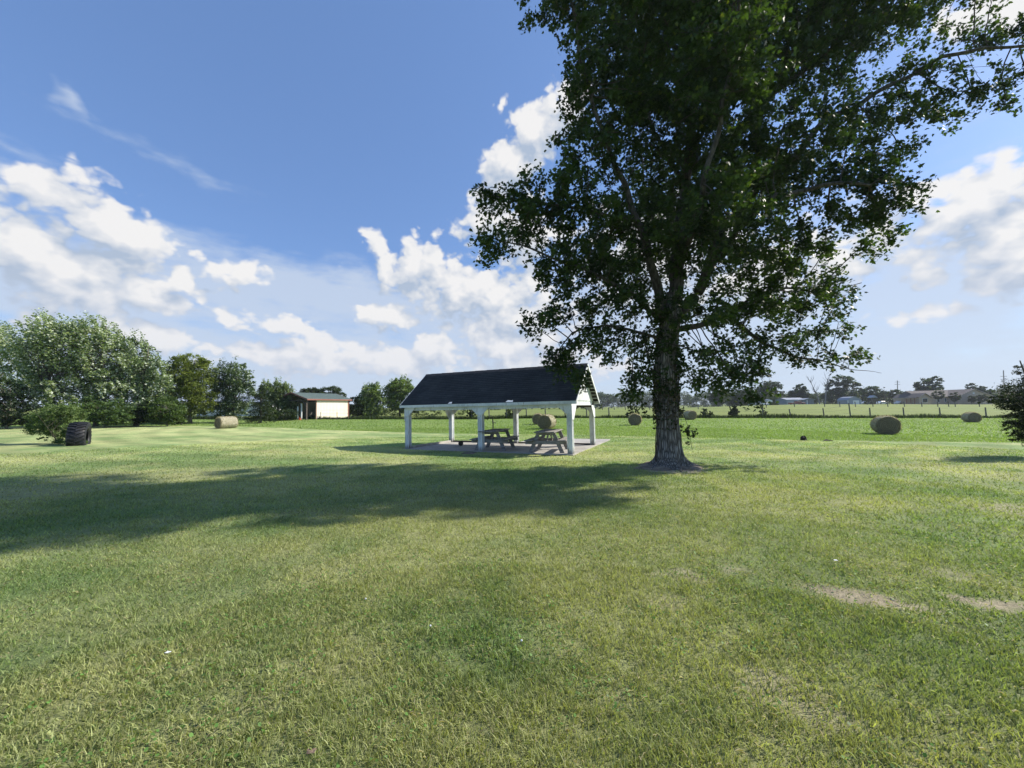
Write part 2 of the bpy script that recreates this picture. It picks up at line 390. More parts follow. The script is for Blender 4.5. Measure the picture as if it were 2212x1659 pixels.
# ------------------------------------------------------------------ lawn grass (uncountable: one object)
SL_U = Vector((math.cos(.436), -math.sin(.436))); SL_V = Vector((math.sin(.436), math.cos(.436))); PV0 = Vector((-4.47, 16.49))
PL, PW_ = 7.14, 3.26
def on_slab(X, Y):
    a = (X - PV0.x) * SL_U.x + (Y - PV0.y) * SL_U.y; b = (X - PV0.x) * SL_V.x + (Y - PV0.y) * SL_V.y
    return ((a > -.22) & (a < PL + .2) & (b > -.25) & (b < PW_ + .2)) | ((a > 3.3) & (a < PL + .2) & (b > 0) & (b < 6.3))
def blades(name, rs, ring, dens, hgt, wid, lean, seed, five=True, colf=None, phimax=1.12, mask=None, var=1.0):
    r0, r1 = ring; area = phimax * (r1 ** 2 - r0 ** 2); n = int(area * dens)
    rr = np.sqrt(rs.rand(n) * (r1 ** 2 - r0 ** 2) + r0 ** 2); ph = (rs.rand(n) * 2 - 1) * phimax
    X = rr * np.sin(ph); Y = rr * np.cos(ph)
    keep = rs.rand(n) > bare(X, Y) * .93
    keep &= ~on_slab(X, Y)
    cl = fbm(X, Y, .16, seed); keep &= rs.rand(n) < np.clip(.25 + 1.6 * (cl - .15), .2, 1)
    keep &= (rr < R_lawn(ph) * 1.0) if mask is None else mask(X, Y)
    X, Y, cl = X[keep], Y[keep], cl[keep]; n = len(X)
    Z = terrain(X, Y) - .004
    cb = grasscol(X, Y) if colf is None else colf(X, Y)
    lushk = 1 - np.clip((cb[:, 0] - .05) / .10, 0, 1)
    h = hgt * (.45 + .9 * rs.rand(n)) * (.75 + .6 * cl) * (.85 + .5 * lushk); w = wid * (.6 + .8 * rs.rand(n))
    a = rs.rand(n) * 2 * np.pi; la = (a + rs.normal(0, 1.2, n)); ln = lean * (.25 + 1.1 * rs.rand(n)) * h
    dx, dy = np.cos(a) * w / 2, np.sin(a) * w / 2; lx, ly = -np.sin(la) * ln, np.cos(la) * ln
    kind = rs.rand(n)
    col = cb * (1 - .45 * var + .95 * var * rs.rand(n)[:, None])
    yl = kind > (.80 if mask is None else .93); col[yl] = col[yl] * .5 + np.array([.26, .25, .11]) * (.35 + .45 * rs.rand(yl.sum())[:, None])
    st = kind > (.945 if mask is None else .99); col[st] = np.array([.46, .41, .25]) * (.5 + .6 * rs.rand(st.sum())[:, None])
    flat = st | (rs.rand(n) > .9); h = np.where(flat, h * .35, h); lx = np.where(flat, lx * 1.7, lx); ly = np.where(flat, ly * 1.7, ly)
    base = np.c_[X, Y, Z]
    if five:
        V = np.stack([base + np.c_[-dx, -dy, 0 * dx], base + np.c_[dx, dy, 0 * dx],
                      base + np.c_[dx * .75 + lx * .35, dy * .75 + ly * .35, h * .6], base + np.c_[-dx * .75 + lx * .35, -dy * .75 + ly * .35, h * .6],
                      base + np.c_[lx, ly, h]], 1).reshape(-1, 3)
        b = np.arange(n)[:, None] * 5
        loops = (b + np.array([0, 1, 2, 3, 3, 2, 4])).ravel(); starts = (np.arange(n)[:, None] * 7 + np.array([0, 4])).ravel(); k = 5
    else:
        V = np.stack([base + np.c_[-dx, -dy, 0 * dx], base + np.c_[dx, dy, 0 * dx], base + np.c_[lx, ly, h]], 1).reshape(-1, 3)
        loops = np.arange(n * 3); starts = np.arange(n) * 3; k = 3
    return V, loops, starts, np.repeat(col, k, 0)
def merge(parts):
    Vs, Ls, Ss, Cs = [], [], [], []; vo = lo = 0
    for V, l, s, c in parts: Vs.append(V); Ls.append(l + vo); Ss.append(s + lo); Cs.append(c); vo += len(V); lo += len(l)
    return np.concatenate(Vs), np.concatenate(Ls), np.concatenate(Ss), np.concatenate(Cs)
rs = np.random.RandomState(5)
parts = [blades('g', rs, (.7, 2.6), 15000, .050, .0046, .9, 1), blades('g', rs, (2.6, 4.2), 9000, .048, .0056, .9, 1),
         blades('g', rs, (4.2, 7), 3800, .046, .0085, .9, 1, False), blades('g', rs, (7, 12), 1400, .046, .015, .9, 1, False), blades('g', rs, (12, 24), 330, .045, .022, .9, 1, False)]
# clover leaves and broad weeds among the blades
def clover(rs, n):
    rr = 1.0 + rs.rand(n) ** .8 * 4.5; ph = (rs.rand(n) * 2 - 1) * 1.1; X = rr * np.sin(ph); Y = rr * np.cos(ph)
    k = fbm(X, Y, .45, 91) > .56; X, Y = X[k], Y[k]; n = len(X); Z = terrain(X, Y) + .022 + .02 * rs.rand(n)
    s = .004 + .006 * rs.rand(n); a0 = rs.rand(n) * 6.28; tx, ty = rs.normal(0, .35, n), rs.normal(0, .35, n)
    pts = []
    for q in range(6):
        a = a0 + q * math.pi / 3; ux, uy = np.cos(a) * s, np.sin(a) * s; pts.append(np.c_[X + ux, Y + uy, Z + ux * tx + uy * ty])
    V = np.stack(pts, 1).reshape(-1, 3)
    c = np.array([.11, .215, .05]) * (.7 + .8 * rs.rand(n)[:, None])
    return V, np.arange(n * 6), np.arange(n) * 6, np.repeat(c, 6, 0)
parts.append(clover(rs, 12000))
def clippings(rs, n):
    rr = 1.0 + rs.rand(n) ** .7 * 7; ph = (rs.rand(n) * 2 - 1) * 1.1; X = rr * np.sin(ph); Y = rr * np.cos(ph); k = rs.rand(n) < np.clip((fbm(X, Y, .5, 95) - .3) * 2.2, .08, 1); X, Y, rr = X[k], Y[k], rr[k]; n = len(X)
    Z = terrain(X, Y) + .026 + .02 * rs.rand(n); a = rs.rand(n) * 6.283; L = .007 + .020 * rs.rand(n) ** 2; w = .0011 + .0008 * rs.rand(n) + rr * .0003; dz = rs.normal(0, .2, n) * L
    ux, uy = np.cos(a), np.sin(a)
    V = np.stack([np.c_[X - ux * L - uy * w, Y - uy * L + ux * w, Z - dz], np.c_[X - ux * L + uy * w, Y - uy * L - ux * w, Z - dz], np.c_[X + uy * w, Y - ux * w, Z + .008], np.c_[X + ux * L, Y + uy * L, Z + dz], np.c_[X - uy * w, Y + ux * w, Z + .008]], 1).reshape(-1, 3)
    c = np.where(rs.rand(n)[:, None] < .6, np.array([[.32, .37, .15]]), np.array([[.42, .38, .23]])) * (.65 + .5 * rs.rand(n)[:, None])
    return V, np.arange(n * 5), np.arange(n) * 5, np.repeat(c, 5, 0)
parts.append(clippings(rs, 26000))
Vg, Lg, Sg, Cg = merge(parts)
tag(npmesh('lawn_grass', Vg, Lg, Sg, M_grass, col=Cg), 'short mown grass blades covering the lawn', 'grass', kind='stuff')
# taller regrowth in the hay field, and the rough edge of the fence row
def hay_mask(X, Y): return (np.hypot(X, Y) > R_lawn(np.arctan2(X, Y))) & (Y < 49.3)
hp = [blades('h', rs, (15, 34), 190, .07, .035, .7, 2, False, haycol_ := (lambda X, Y: haycol(X, Y) * 1.25), 1.05, hay_mask, .4), blades('h', rs, (34, 90), 30, .09, .07, .7, 2, False, haycol_, 1.02, hay_mask, .4)]
Vg, Lg, Sg, Cg = merge(hp)
tag(npmesh('hay_field_grass', Vg, Lg, Sg, M_grass, col=Cg), 'brighter green regrown grass of the hay field beyond the lawn', 'grass', kind='stuff')
def row_grass(rs, n):
    X = (rs.rand(n) * 2 - 1) * 75; Y = 50 + rs.normal(0, .28, n); Z = terrain(X, Y) - .05
    h = (.18 + .35 * rs.rand(n)) * (.5 + 1.2 * fbm(X, Y * 0, 2.5, 61)); w = .05 + .05 * rs.rand(n); a = rs.normal(0, .5, n)
    lx = rs.normal(0, .1, n)
    V = np.stack([np.c_[X - w / 2, Y - w * a, Z], np.c_[X + w / 2, Y + w * a, Z], np.c_[X + lx, Y + lx, Z + h]], 1).reshape(-1, 3)
    c = np.array([.035, .055, .018]) * (.5 + 1.1 * rs.rand(n)[:, None])  # shadow along the edge of the taller grass is put into this dark colour
    return V, np.arange(n * 3), np.arange(n) * 3, np.repeat(c, 3, 0)
Vg, Lg, Sg, Cg = row_grass(rs, 26000)
tag(npmesh('fence_row_grass', Vg, Lg, Sg, M_grass, col=Cg), 'uncut grass strip along the foot of the near fence, its edge shadow put into the dark colour', 'grass', kind='stuff')

# ------------------------------------------------------------------ foliage
MAPLE = np.array([(0, -.42), (.16, -.30), (.42, -.36), (.24, -.08), (.52, .10), (.22, .12), (.20, .30), (.0, .62), (-.20, .30), (-.22, .12), (-.52, .10), (-.24, -.08), (-.42, -.36), (-.16, -.30)], float)
def frames(n, rs, up=.5, dirv=None):
    nrm = rs.normal(0, 1, (n, 3)); nrm /= np.linalg.norm(nrm, axis=1)[:, None]; nrm[:, 2] = np.abs(nrm[:, 2]) + up
    nrm /= np.linalg.norm(nrm, axis=1)[:, None]
    t = rs.normal(0, 1, (n, 3)) if dirv is None else rs.normal(0, .45, (n, 3)) + dirv
    t -= (t * nrm).sum(1)[:, None] * nrm; t /= np.linalg.norm(t, axis=1)[:, None]
    return t, np.cross(nrm, t), nrm
def leaves_poly(P, size, rs, poly, col, up=.4, dirv=None, fold=.25):
    n = len(P); t, b, nn = frames(n, rs, up, dirv); k = len(poly)
    s = size[:, None, None]
    V = P[:, None, :] + s * (poly[None, :, 1, None] * t[:, None, :] + poly[None, :, 0, None] * b[:, None, :] - fold * (np.abs(poly[None, :, 0, None]) + .5 * np.maximum(poly[None, :, 1, None], 0) ** 2) * nn[:, None, :])
    return V.reshape(-1, 3), np.arange(n * k), np.arange(n) * k, np.repeat(col, k, 0)
OVAL = np.array([(0, -.5), (.26, -.12), (.2, .25), (0, .55), (-.2, .25), (-.26, -.12)], float)
RHOMB = np.array([(0, -.5), (.32, 0), (0, .55), (-.32, 0)], float)

def crown_points(lobes, nleaf, rs, clump=.22, per=46, shoots=0, sdir=(0, 0, 1), shell=.45):
    """lobes: (centre, rx, ry, rz) in metres. Returns leaf positions, clump id shade."""
    vol = np.array([l[1] * l[2] * l[3] for l in lobes]) ** .75; vol /= vol.sum()
    P = []; T = []; centers = []
    for (c, rx, ry, rz), w in zip(lobes, vol):
        nl = int(nleaf * w); nc = max(3, nl // per)
        d = rs.normal(0, 1, (nc, 3)); d /= np.linalg.norm(d, axis=1)[:, None]
        rad = shell + (1.02 - shell) * rs.rand(nc) ** .6
        cc = np.array(c) + d * rad[:, None] * np.array([rx, ry, rz]); cs = clump * (.6 + .8 * rs.rand(nc)) * (rx * ry * rz) ** (1 / 3)
        tone = rs.rand(nc)
        for k in range(nc):
            m = max(4, int(nl / nc * (.5 + rs.rand())))
            q = rs.normal(0, 1, (m, 3)) * np.array([1, 1, .6]) * cs[k] * .55
            if shoots and rs.rand() < shoots:
                q = rs.normal(0, 1, (m, 3)) * cs[k] * .22 + np.outer(rs.rand(m) - .2, np.array(sdir)) * cs[k] * 2.6
            P.append(cc[k] + q); T.append(np.full(m, tone[k]))
        centers.append(cc[rs.rand(nc) < .25])
    return np.concatenate(P), np.concatenate(T), np.concatenate(centers)
def leafcolor(T, rs, dark, light, pale=None, palefrac=0):
    n = len(T); k = np.clip(T * .7 + rs.rand(n) * .45 - .08, 0, 1)[:, None]
    c = np.array(dark) * (1 - k) + np.array(light) * k
    if pale is not None:
        m = rs.rand(n) < palefrac * (.3 + 1.4 * T); c[m] = np.array(pale) * (.7 + .5 * rs.rand(m.sum())[:, None])
    return c
def tree(name, label, cat, base, lobes, nleaf, lsize, dark, light, pale=None, palefrac=0, trunk_r=.12, shoots=0, sdir=(-.3, 0, 1), clump=.22, seed=1, group=None, twigs=True, poly=RHOMB, stems=1, shell=.45, up=.35, foliage='crown', bark=None, dirv=None, per=46):
    rs = np.random.RandomState(seed); base = Vector(base)
    root = empty(name, base, label, cat, group)
    P, T, cen = crown_points(lobes, nleaf, rs, clump, per, shoots, sdir, shell)
    zlo = terrain(P[:, 0], P[:, 1]) + .05; P[:, 2] = np.maximum(P[:, 2], zlo + .1 * rs.rand(len(P)))
    col = leafcolor(T, rs, dark, light, pale, palefrac)
    sz = lsize * (.65 + .7 * rs.rand(len(P)))
    V, L, S_, Cc = leaves_poly(P - np.array(base), sz, rs, poly, col, up, dirv)
    npmesh(foliage, V, L, S_, M_leaf, root, Cc)
    mb = MB(); top = max(l[0][2] + l[3] * .3 for l in lobes) - base.z
    cx = np.mean([l[0][0] for l in lobes]) - base.x; cy = np.mean([l[0][1] for l in lobes]) - base.y
    spine = []
    for s in range(stems):
        a = 2 * math.pi * s / max(stems, 1); ox = 0 if stems == 1 else .25 * math.cos(a); oy = 0 if stems == 1 else .25 * math.sin(a)
        pts = []; rr = []
        for i in range(9):
            t = i / 8; pts.append((ox * (1 + 4 * t) + cx * t * .8 + .04 * top * math.sin(3.1 * t + seed + s), oy * (1 + 4 * t) + cy * t * .8, -.15 + (top + .15) * t)); rr.append(trunk_r * (1 - .85 * t) * (1.35 if i == 0 else 1))
        mb.tube(pts, rr, 8); spine.append(pts)
    if twigs:
        for c in cen[:70]:
            c = Vector(c) - base; sp = spine[rs.randint(len(spine))]
            zt = max(.1, min(c.z * .62, top * .9)); i = min(8, max(1, int(zt / top * 8))); a = Vector(sp[i])
            mid = a.lerp(c, .5) + Vector((0, 0, .08 * (c - a).length))
            mb.tube([a, mid, c], [trunk_r * .28, trunk_r * .17, trunk_r * .05], 4, False)
    mb.build('trunk', bark or M_bark, root, True)
    return root
def lobes_px(Y, lst, depth=.8):
    out = []
    for (x, y, rx, ry, *dY) in lst:
        yy = Y + (dY[0] if dY else 0); c = at(x, y, yy); a = at(x + rx, y, yy); b = at(x, y - ry, yy)
        out.append((tuple(c), abs(a.x - c.x), abs(a.x - c.x) * depth, abs(b.z - c.z)))
    return out

# ================================================================== PAVILION
def shingle_mat():
    m, t, p = material('asphalt_shingle'); p.inputs['Roughness'].default_value = .95; p.inputs['Specular IOR Level'].default_value = .1
    a = N(t, 'ShaderNodeAttribute', attribute_name='col'); tc = N(t, 'ShaderNodeTexCoord')
    n = noise(t, tc.outputs['Object'], 160, 4, .7); n2 = noise(t, tc.outputs['Object'], 1.1, 5, .6)
    v = M(t, 'ADD', M(t, 'MULTIPLY_ADD', n.outputs[0], .6, .62), M(t, 'MULTIPLY', M(t, 'SUBTRACT', n2.outputs[0], .5), .9))
    t.links.new(VM(t, 'SCALE', a.outputs['Color'], None, v), p.inputs['Base Color'])
    b = N(t, 'ShaderNodeBump'); b.inputs['Strength'].default_value = .5; b.inputs['Distance'].default_value = .006
    t.links.new(n.outputs[0], b.inputs['Height']); t.links.new(b.outputs[0], p.inputs['Normal'])
    return m
def paint_mat(name='weathered_white_paint', base=(.74, .77, .78), under=(.34, .31, .27), thr=(.54, .68)):
    m, t, p = material(name); p.inputs['Roughness'].default_value = .6
    tc = N(t, 'ShaderNodeTexCoord'); mp = N(t, 'ShaderNodeMapping'); t.links.new(tc.outputs['Object'], mp.inputs[0]); mp.inputs[3].default_value = (9, 9, 1.3)
    n = noise(t, mp.outputs[0], 2.2, 7, .7); n2 = noise(t, tc.outputs['Object'], 2.0, 4, .6)
    c = mixc(t, sstep(t, n2.outputs[0], .35, .75), (*base, 1), (base[0] * .72, base[1] * .74, base[2] * .74, 1))
    c = mixc(t, sstep(t, n.outputs[0], *thr), c, (*under, 1)); sz_ = N(t, 'ShaderNodeSeparateXYZ'); t.links.new(tc.outputs['Object'], sz_.inputs[0])
    lowm = sstep(t, M(t, 'MULTIPLY_ADD', n.outputs[0], -.5, M(t, 'ADD', sz_.outputs[2], .1)), .12, -.12)      # mud splashed and soaked into the post feet
    c = mixc(t, M(t, 'MULTIPLY', lowm, .75), c, (.16, .14, .11, 1)); t.links.new(c, p.inputs['Base Color'])
    b = N(t, 'ShaderNodeBump'); b.inputs['Strength'].default_value = .3; b.inputs['Distance'].default_value = .004
    t.links.new(n.outputs[0], b.inputs['Height']); t.links.new(b.outputs[0], p.inputs['Normal'])
    return m
M_shing = shingle_mat(); M_paint = paint_mat()
M_darkwood = simple('old_dark_wood', (.06, .05, .042), (.13, .11, .09), 5, .85, .4, 20, (1, 1, 6))
M_greywood = simple('weathered_grey_wood', (.15, .14, .13), (.36, .345, .32), 4, .85, .5, 12, (1, 7, 7), contrast=(.3, .75))
M_conc = simple('old_concrete', (.30, .285, .26), (.44, .42, .385), 1.6, .9, .35, 40, contrast=(.3, .75))
M_black = simple('black_iron', (.02, .02, .022), None, rough=.6)
EAVE, RIDGE, OVX, OVY = 1.85, 3.30, .285, .19
Z0 = 0.0
def slab():
    o = empty('concrete_pad', (PV0.x, PV0.y, Z0), None, None, rz=-.436); o.empty_display_size = .1
    bpy.data.objects.remove(o)
    bm = bmesh.new(); poly = [(-.16, -.2), (PL + .13, -.2), (PL + .16, 6.25), (3.45, 6.2), (3.45, PW_ + .16), (-.16, PW_ + .16)]
    rs_ = random.Random(2); pts = []
    for i in range(len(poly)):
        a, b = poly[i], poly[(i + 1) % len(poly)]; n = max(2, int(math.hypot(b[0] - a[0], b[1] - a[1]) / .18))
        for k in range(n):
            t = k / n; j = 0 if k == 0 else .012
            pts.append((a[0] + (b[0] - a[0]) * t + rs_.uniform(-j, j), a[1] + (b[1] - a[1]) * t + rs_.uniform(-j, j)))
    f = bm.faces.new([bm.verts.new((x, y, .028)) for x, y in pts]); r = bmesh.ops.extrude_face_region(bm, geom=[f])
    for v in [g for g in r['geom'] if isinstance(g, bmesh.types.BMVert)]: v.co.z = -.30
    bmesh.ops.recalc_face_normals(bm, faces=bm.faces)
    me = bpy.data.meshes.new('concrete_pad'); bm.to_mesh(me); bm.free(); me.materials.append(M_conc)
    o = bpy.data.objects.new('concrete_pad', me); C.collection.objects.link(o); o.location = (PV0.x, PV0.y, 0); o.rotation_euler = (0, 0, -.436)
    tag(o, kind='structure')
slab()
pav = empty('picnic_pavilion', (PV0.x, PV0.y, 0), 'open picnic pavilion with black shingle gable roof on six white posts', 'pavilion', rz=-.436)
def shingles(side):
    mbv = []; mbf = []; cols = []
    half = PW_ / 2 + OVY; rise = RIDGE - EAVE; sl_ = math.hypot(half, rise); nrow = 18; rw = sl_ / nrow; L0, L1 = -OVX, PL + OVX
    rnd = random.Random(4 + side)
    def P(a, s, hgt):
        t = s / sl_; b = (-OVY + half * t) if side == 0 else (PW_ + OVY - half * t)
        nb = -rise / sl_ if side == 0 else rise / sl_
        return (a, b + nb * hgt, EAVE + rise * t + half / sl_ * hgt)
    for r in range(nrow + 1):
        s0 = r * rw; s1 = min(s0 + rw * 1.25, sl_)
        if s0 >= sl_ - .001: break
        a = L0 + (-.15 if r % 2 else 0) - rnd.uniform(0, .05)
        while a < L1:
            w = .30; x0 = max(a, L0); x1 = min(a + w, L1); a += w
            if x1 - x0 < .001: continue
            b_ = len(mbv); g = rnd.uniform(.90, 1.12)
            mbv += [P(x0, s0, .022), P(x1, s0, .022), P(x1, s1, .010), P(x0, s1, .010), P(x0, s0, .006), P(x1, s0, .006)]
            mbf += [(b_, b_ + 1, b_ + 2, b_ + 3), (b_ + 4, b_ + 5, b_ + 1, b_)]
            cols += [(.058 * g, .060 * g, .066 * g)] * 4 + [(.012, .013, .015)] * 2
            if x1 < L1 - .02:                                  # the slot cut between two tabs
                b_ = len(mbv); sm = s0 + rw * .8
                mbv += [P(x1 - .005, s0, .0232), P(x1 + .005, s0, .0232), P(x1 + .005, sm, .0156), P(x1 - .005, sm, .0156)]
                mbf += [(b_, b_ + 1, b_ + 2, b_ + 3)]; cols += [(.010, .0105, .012)] * 4
    fl = [i for f in mbf for i in f]
    return npmesh('shingle_slope', np.array(mbv), np.array(fl), np.arange(len(mbf)) * 4, M_shing, None, np.array(cols))
roof = MB()
half = PW_ / 2 + OVY
for side in (0, 1):
    e = (-OVY, EAVE) if side == 0 else (PW_ + OVY, EAVE)
    pr = [(-OVX + .01, e[0], e[1] - .004), (-OVX + .01, PW_ / 2, RIDGE - .004), (-OVX + .01, PW_ / 2, RIDGE - .022), (-OVX + .01, e[0], e[1] - .022)]
    roof.prism(pr, (PL + 2 * OVX - .02, 0, 0))
rf_ = roof.build('roof', simple('roof_board', (.03, .03, .03), (.045, .042, .04), 5, .9), pav)
for side in (0, 1): shingles(side).parent = rf_
cap = MB(); n = 26
for i in range(n):
    x0 = -OVX + (PL + 2 * OVX) * i / n; x1 = x0 + (PL + 2 * OVX) / n * 1.15 if i < n - 1 else PL + OVX; z = RIDGE + .034 + .004 * (i % 2)
    cap.add([(x0, PW_ / 2 - .14, z - .12), (x1, PW_ / 2 - .14, z - .125), (x1, PW_ / 2, z - .003), (x0, PW_ / 2, z + .004), (x1, PW_ / 2 + .14, z - .125), (x0, PW_ / 2 + .14, z - .12)], [(0, 1, 2, 3), (3, 2, 4, 5)])
mcap = simple('ridge_shingle', (.022, .025, .031), (.035, .038, .045), 8, .85); cap.build('ridge_cap', mcap, rf_)
# purlins seen under the overhang, fascia and rake boards
pu = []
for side in (0, 1):
    for k in range(11):
        t = .04 + k * .093; b = (-OVY + half * t) if side == 0 else (PW_ + OVY - half * t); z = EAVE + (RIDGE - EAVE) * t - .045
        MB().box(-OVX + .03, PL + OVX - .03, b - .045, b + .045, z - .012, z + .012).build('purlin', M_paint, pav)
for side in (0, 1):
    b = -OVY - .012 if side == 0 else PW_ + OVY + .012
    f = MB().box(-OVX, PL + OVX, b - .012, b + .012, EAVE - .095, EAVE + .012); f.build('fascia', M_paint, pav)
for a in (-OVX - .012, PL + OVX + .012):
    for side in (0, 1):
        sg = -OVY if side == 0 else PW_ + OVY
        MB().prism([(a - .011, sg, EAVE - .095), (a - .011, sg, EAVE + .022), (a - .011, PW_ / 2, RIDGE + .022), (a - .011, PW_ / 2, RIDGE - .11)], (.022, 0, 0)).build('rake_board', M_paint, pav)
# header beams between post heads
HB = EAVE - .02
for b in (0, PW_): MB().box(-.08, PL + .08, b - .045, b + .045, HB - .20, HB - .03).build('header_beam', M_paint if b == 0 else M_darkwood, pav)
for a in (0, PL): MB().box(a - .043, a + .043, .048, PW_ - .048, HB - .12, HB + .06).build('tie_beam', M_paint, pav)
for a in (1.8, PL / 2, 5.4): MB().box(a - .02, a + .02, .05, PW_ - .05, HB - .15, HB - .01).build('tie_beam', M_darkwood, pav)
# gable panels of grooved sheet
for a, sgn in ((-.0, -1), (PL, 1)):
    g = MB(); nb = 22; x = a + sgn * .055
    for k in range(nb):
        b0 = -.02 + (PW_ + .04) * k / nb + .004; b1 = -.02 + (PW_ + .04) * (k + 1) / nb - .004
        zt = lambda b: EAVE + (RIDGE - EAVE) * (1 - abs(b - PW_ / 2) / half) - .075
        zb = EAVE + .035
        if max(zt(b0), zt(b1)) <= zb: continue
        poly = [(x, b0, zb), (x, b1, zb), (x, b1, max(zb, zt(b1)))]
        if b0 < PW_ / 2 < b1: poly.append((x, PW_ / 2, zt(PW_ / 2)))
        poly.append((x, b0, max(zb, zt(b0)))); g.prism(poly, (sgn * .012, 0, 0))
    g.box(x - .004, x, .12, PW_ - .12, EAVE + .04, EAVE + .25)
    g.prism([(x - .003, .2, EAVE + .05), (x - .003, PW_ - .2, EAVE + .05), (x - .003, PW_ / 2, RIDGE - .2)], (.002, 0, 0))
    g.build('gable_panel', M_paint, pav)
# posts
def post(a, b, br):
    m = MB(); w = .074
    m.box(a - w, a + w, b - w, b + w, -.12, HB - .205)
    for sx in (-1, 1):
        for sy in (-1, 1):
            m.box(a + sx * (w + .004) - .017, a + sx * (w + .004) + .017, b + sy * (w + .004) - .017, b + sy * (w + .004) + .017, -.12, HB - .21)
    for s_ in (-1, 1):
        m.box(a - .012, a + .012, b + s_ * (w + .003) - .01, b + s_ * (w + .003) + .01, -.12, HB - .21)
        m.box(a + s_ * (w + .003) - .01, a + s_ * (w + .003) + .01, b - .012, b + .012, -.12, HB - .21)
    p = m.build('post', M_paint, pav)
    fy = -1 if b == 0 else 1
    y = b + fy * (w + .026)
    x0 = a - (.46 if 'l' in br else .10); x1 = a + (.46 if 'r' in br else .10)
    poly = [(x0, y, HB - .03), (x1, y, HB - .03)]
    if 'r' in br: poly += [(x1 - .01, y, HB - .10), (a + .10, y, HB - .42)]
    else: poly += [(x1, y, HB - .42)]
    if 'l' in br: poly += [(a - .10, y, HB - .42), (x0 + .01, y, HB - .10)]
    else: poly += [(x0, y, HB - .42)]
    q = MB().prism(poly, (0, fy * .012, 0)).build('knee_panel', M_paint, p)
    if 'e' in br:
        s_ = -1 if a == 0 else 1; x = a + s_ * (w + .026); d = -fy
        MB().prism([(x, b - d * .12, HB - .12), (x, b + d * .46, HB - .12), (x, b + d * .46, HB - .16), (x, b + d * .11, HB - .62), (x, b - d * .12, HB - .62)], (s_ * .012, 0, 0)).build('knee_panel', M_paint, p)
    return p
post(0, 0, 're'); post(PL / 2, 0, 'lr'); post(PL, 0, 'le'); post(0, PW_, 're'); post(PL / 2, PW_, 'lr'); post(PL, PW_, 'le')
# low sill boards lying between the back and left posts
MB().box(.12, PL / 2 - .12, PW_ - .045, PW_ + .045, .02, .10).box(PL / 2 + .12, PL - .12, PW_ - .045, PW_ + .045, .02, .09).build('sill_board', M_darkwood, pav)
MB().box(-.05, .05, .25, PW_ - .14, .02, .115).build('sill_board', simple('pale_sill_wood', (.30, .28, .25), (.42, .40, .36), 4, .9), pav)
for (x0, x1) in ((2.18, 2.36), (4.75, 5.05)):                   # bare chips at the eave where shingles are gone
    MB().prism([(x0, -OVY - .03, EAVE + .03), (x1, -OVY - .03, EAVE + .028), (x1 - .03, -OVY + .05, EAVE + .095), (x1 - .09, -OVY + .03, EAVE + .075), (x0 + .06, -OVY + .05, EAVE + .092)], (0, .01, .012)).build('broken_shingle_patch', M_paint, pav)

# ================================================================== PICNIC TABLES
def picnic_table(loc, rz, label):
    t = empty('picnic_table', loc, label, 'picnic table', 'wooden picnic tables under the pavilion', rz)
    L = 1.85; rnd = random.Random(3)
    top = MB()
    for k in range(5):
        x = -.37 + .148 * k; e = rnd.uniform(-.012, .012); top.box(x + .004, x + .144, -L / 2 + e, L / 2 + e, .725, .763 + rnd.uniform(-.002, .002))
    top.build('tabletop', M_greywood, t, bevel=.004)
    for s in (-1, 1):
        b = MB()
        for k in range(2):
            x = s * .60 + (-.142 + .144 * k); b.box(x + .002, x + .140, -L / 2 + rnd.uniform(-.01, .01), L / 2, .425, .463)
        b.build('bench_seat', M_greywood, t, bevel=.004)
    for y in (-.60, .60):
        for s in (-1, 1):
            MB().prism([(s * .20, y - .02, .724), (s * .34, y - .02, .724), (s * .66, y - .02, 0), (s * .50, y - .02, 0)], (0, .04, 0)).build('leg', M_greywood, t, bevel=.003)
        o = 1 if y > 0 else -1
        MB().box(-.76, .76, y + o * .022, y + o * .060, .30, .424).build('bench_support', M_greywood, t, bevel=.004)
        MB().box(-.36, .36, y + o * .022, y + o * .060, .63, .724).build('top_support', M_greywood, t, bevel=.004)
        MB().bar((0, y - o * .02, .34), (0, y - o * .5, .70), .04, .085).build('brace', M_greywood, t, bevel=.003)
    return t
picnic_table((-.72, 15.62, .03), R(-17), 'weathered grey picnic table half hidden behind the middle front post')
picnic_table((1.36, 14.52, .03), R(-17), 'weathered grey picnic table nearest the right end of the pavilion')
# small dark ball
bm = bmesh.new(); bmesh.ops.create_icosphere(bm, subdivisions=3, radius=.115)
for v in bm.verts:
    v.co *= 1 - .03 * (abs(v.co.z) < .008)
me = bpy.data.meshes.new('ball'); bm.to_mesh(me); bm.free(); me.materials.append(simple('dull_brown_rubber', (.035, .026, .022), (.07, .055, .045), 20, .8)); me.polygons.foreach_set('use_smooth', [True] * len(me.polygons))
o = bpy.data.objects.new('ball', me); C.collection.objects.link(o); o.location = (-2.33, 17.2, .143); tag(o, 'small dark round ball lying on the pavilion slab near the back sill', 'ball')

# hand pump standing beyond the pavilion
g = ground_at(1064, 21.5); s = 1
pump = empty('hand_pump', g, 'old thin iron hand pump with curved handle seen over the left picnic table', 'hand pump')
MB().tube([(0, 0, -.1), (0, 0, .2), (.01, 0, .75), (0, 0, .98)], [.05, .035, .032, .04], 8).build('pump_body', M_black, pump, True)
MB().tube([(0, 0, .98), (.0, 0, 1.12), (-.05, 0, 1.22)], [.03, .02, .018], 6).tube([(0, 0, .86), (.08, 0, .9), (.15, 0, .86), (.16, 0, .8)], .018, 6).build('spout', M_black, pump, True)
MB().tube([(.02, 0, 1.1), (-.05, 0, 1.24), (-.16, 0, 1.26), (-.26, 0, 1.15), (-.31, 0, 1.0)], [.018, .02, .018, .016, .02], 6).build('pump_handle', M_black, pump, True)

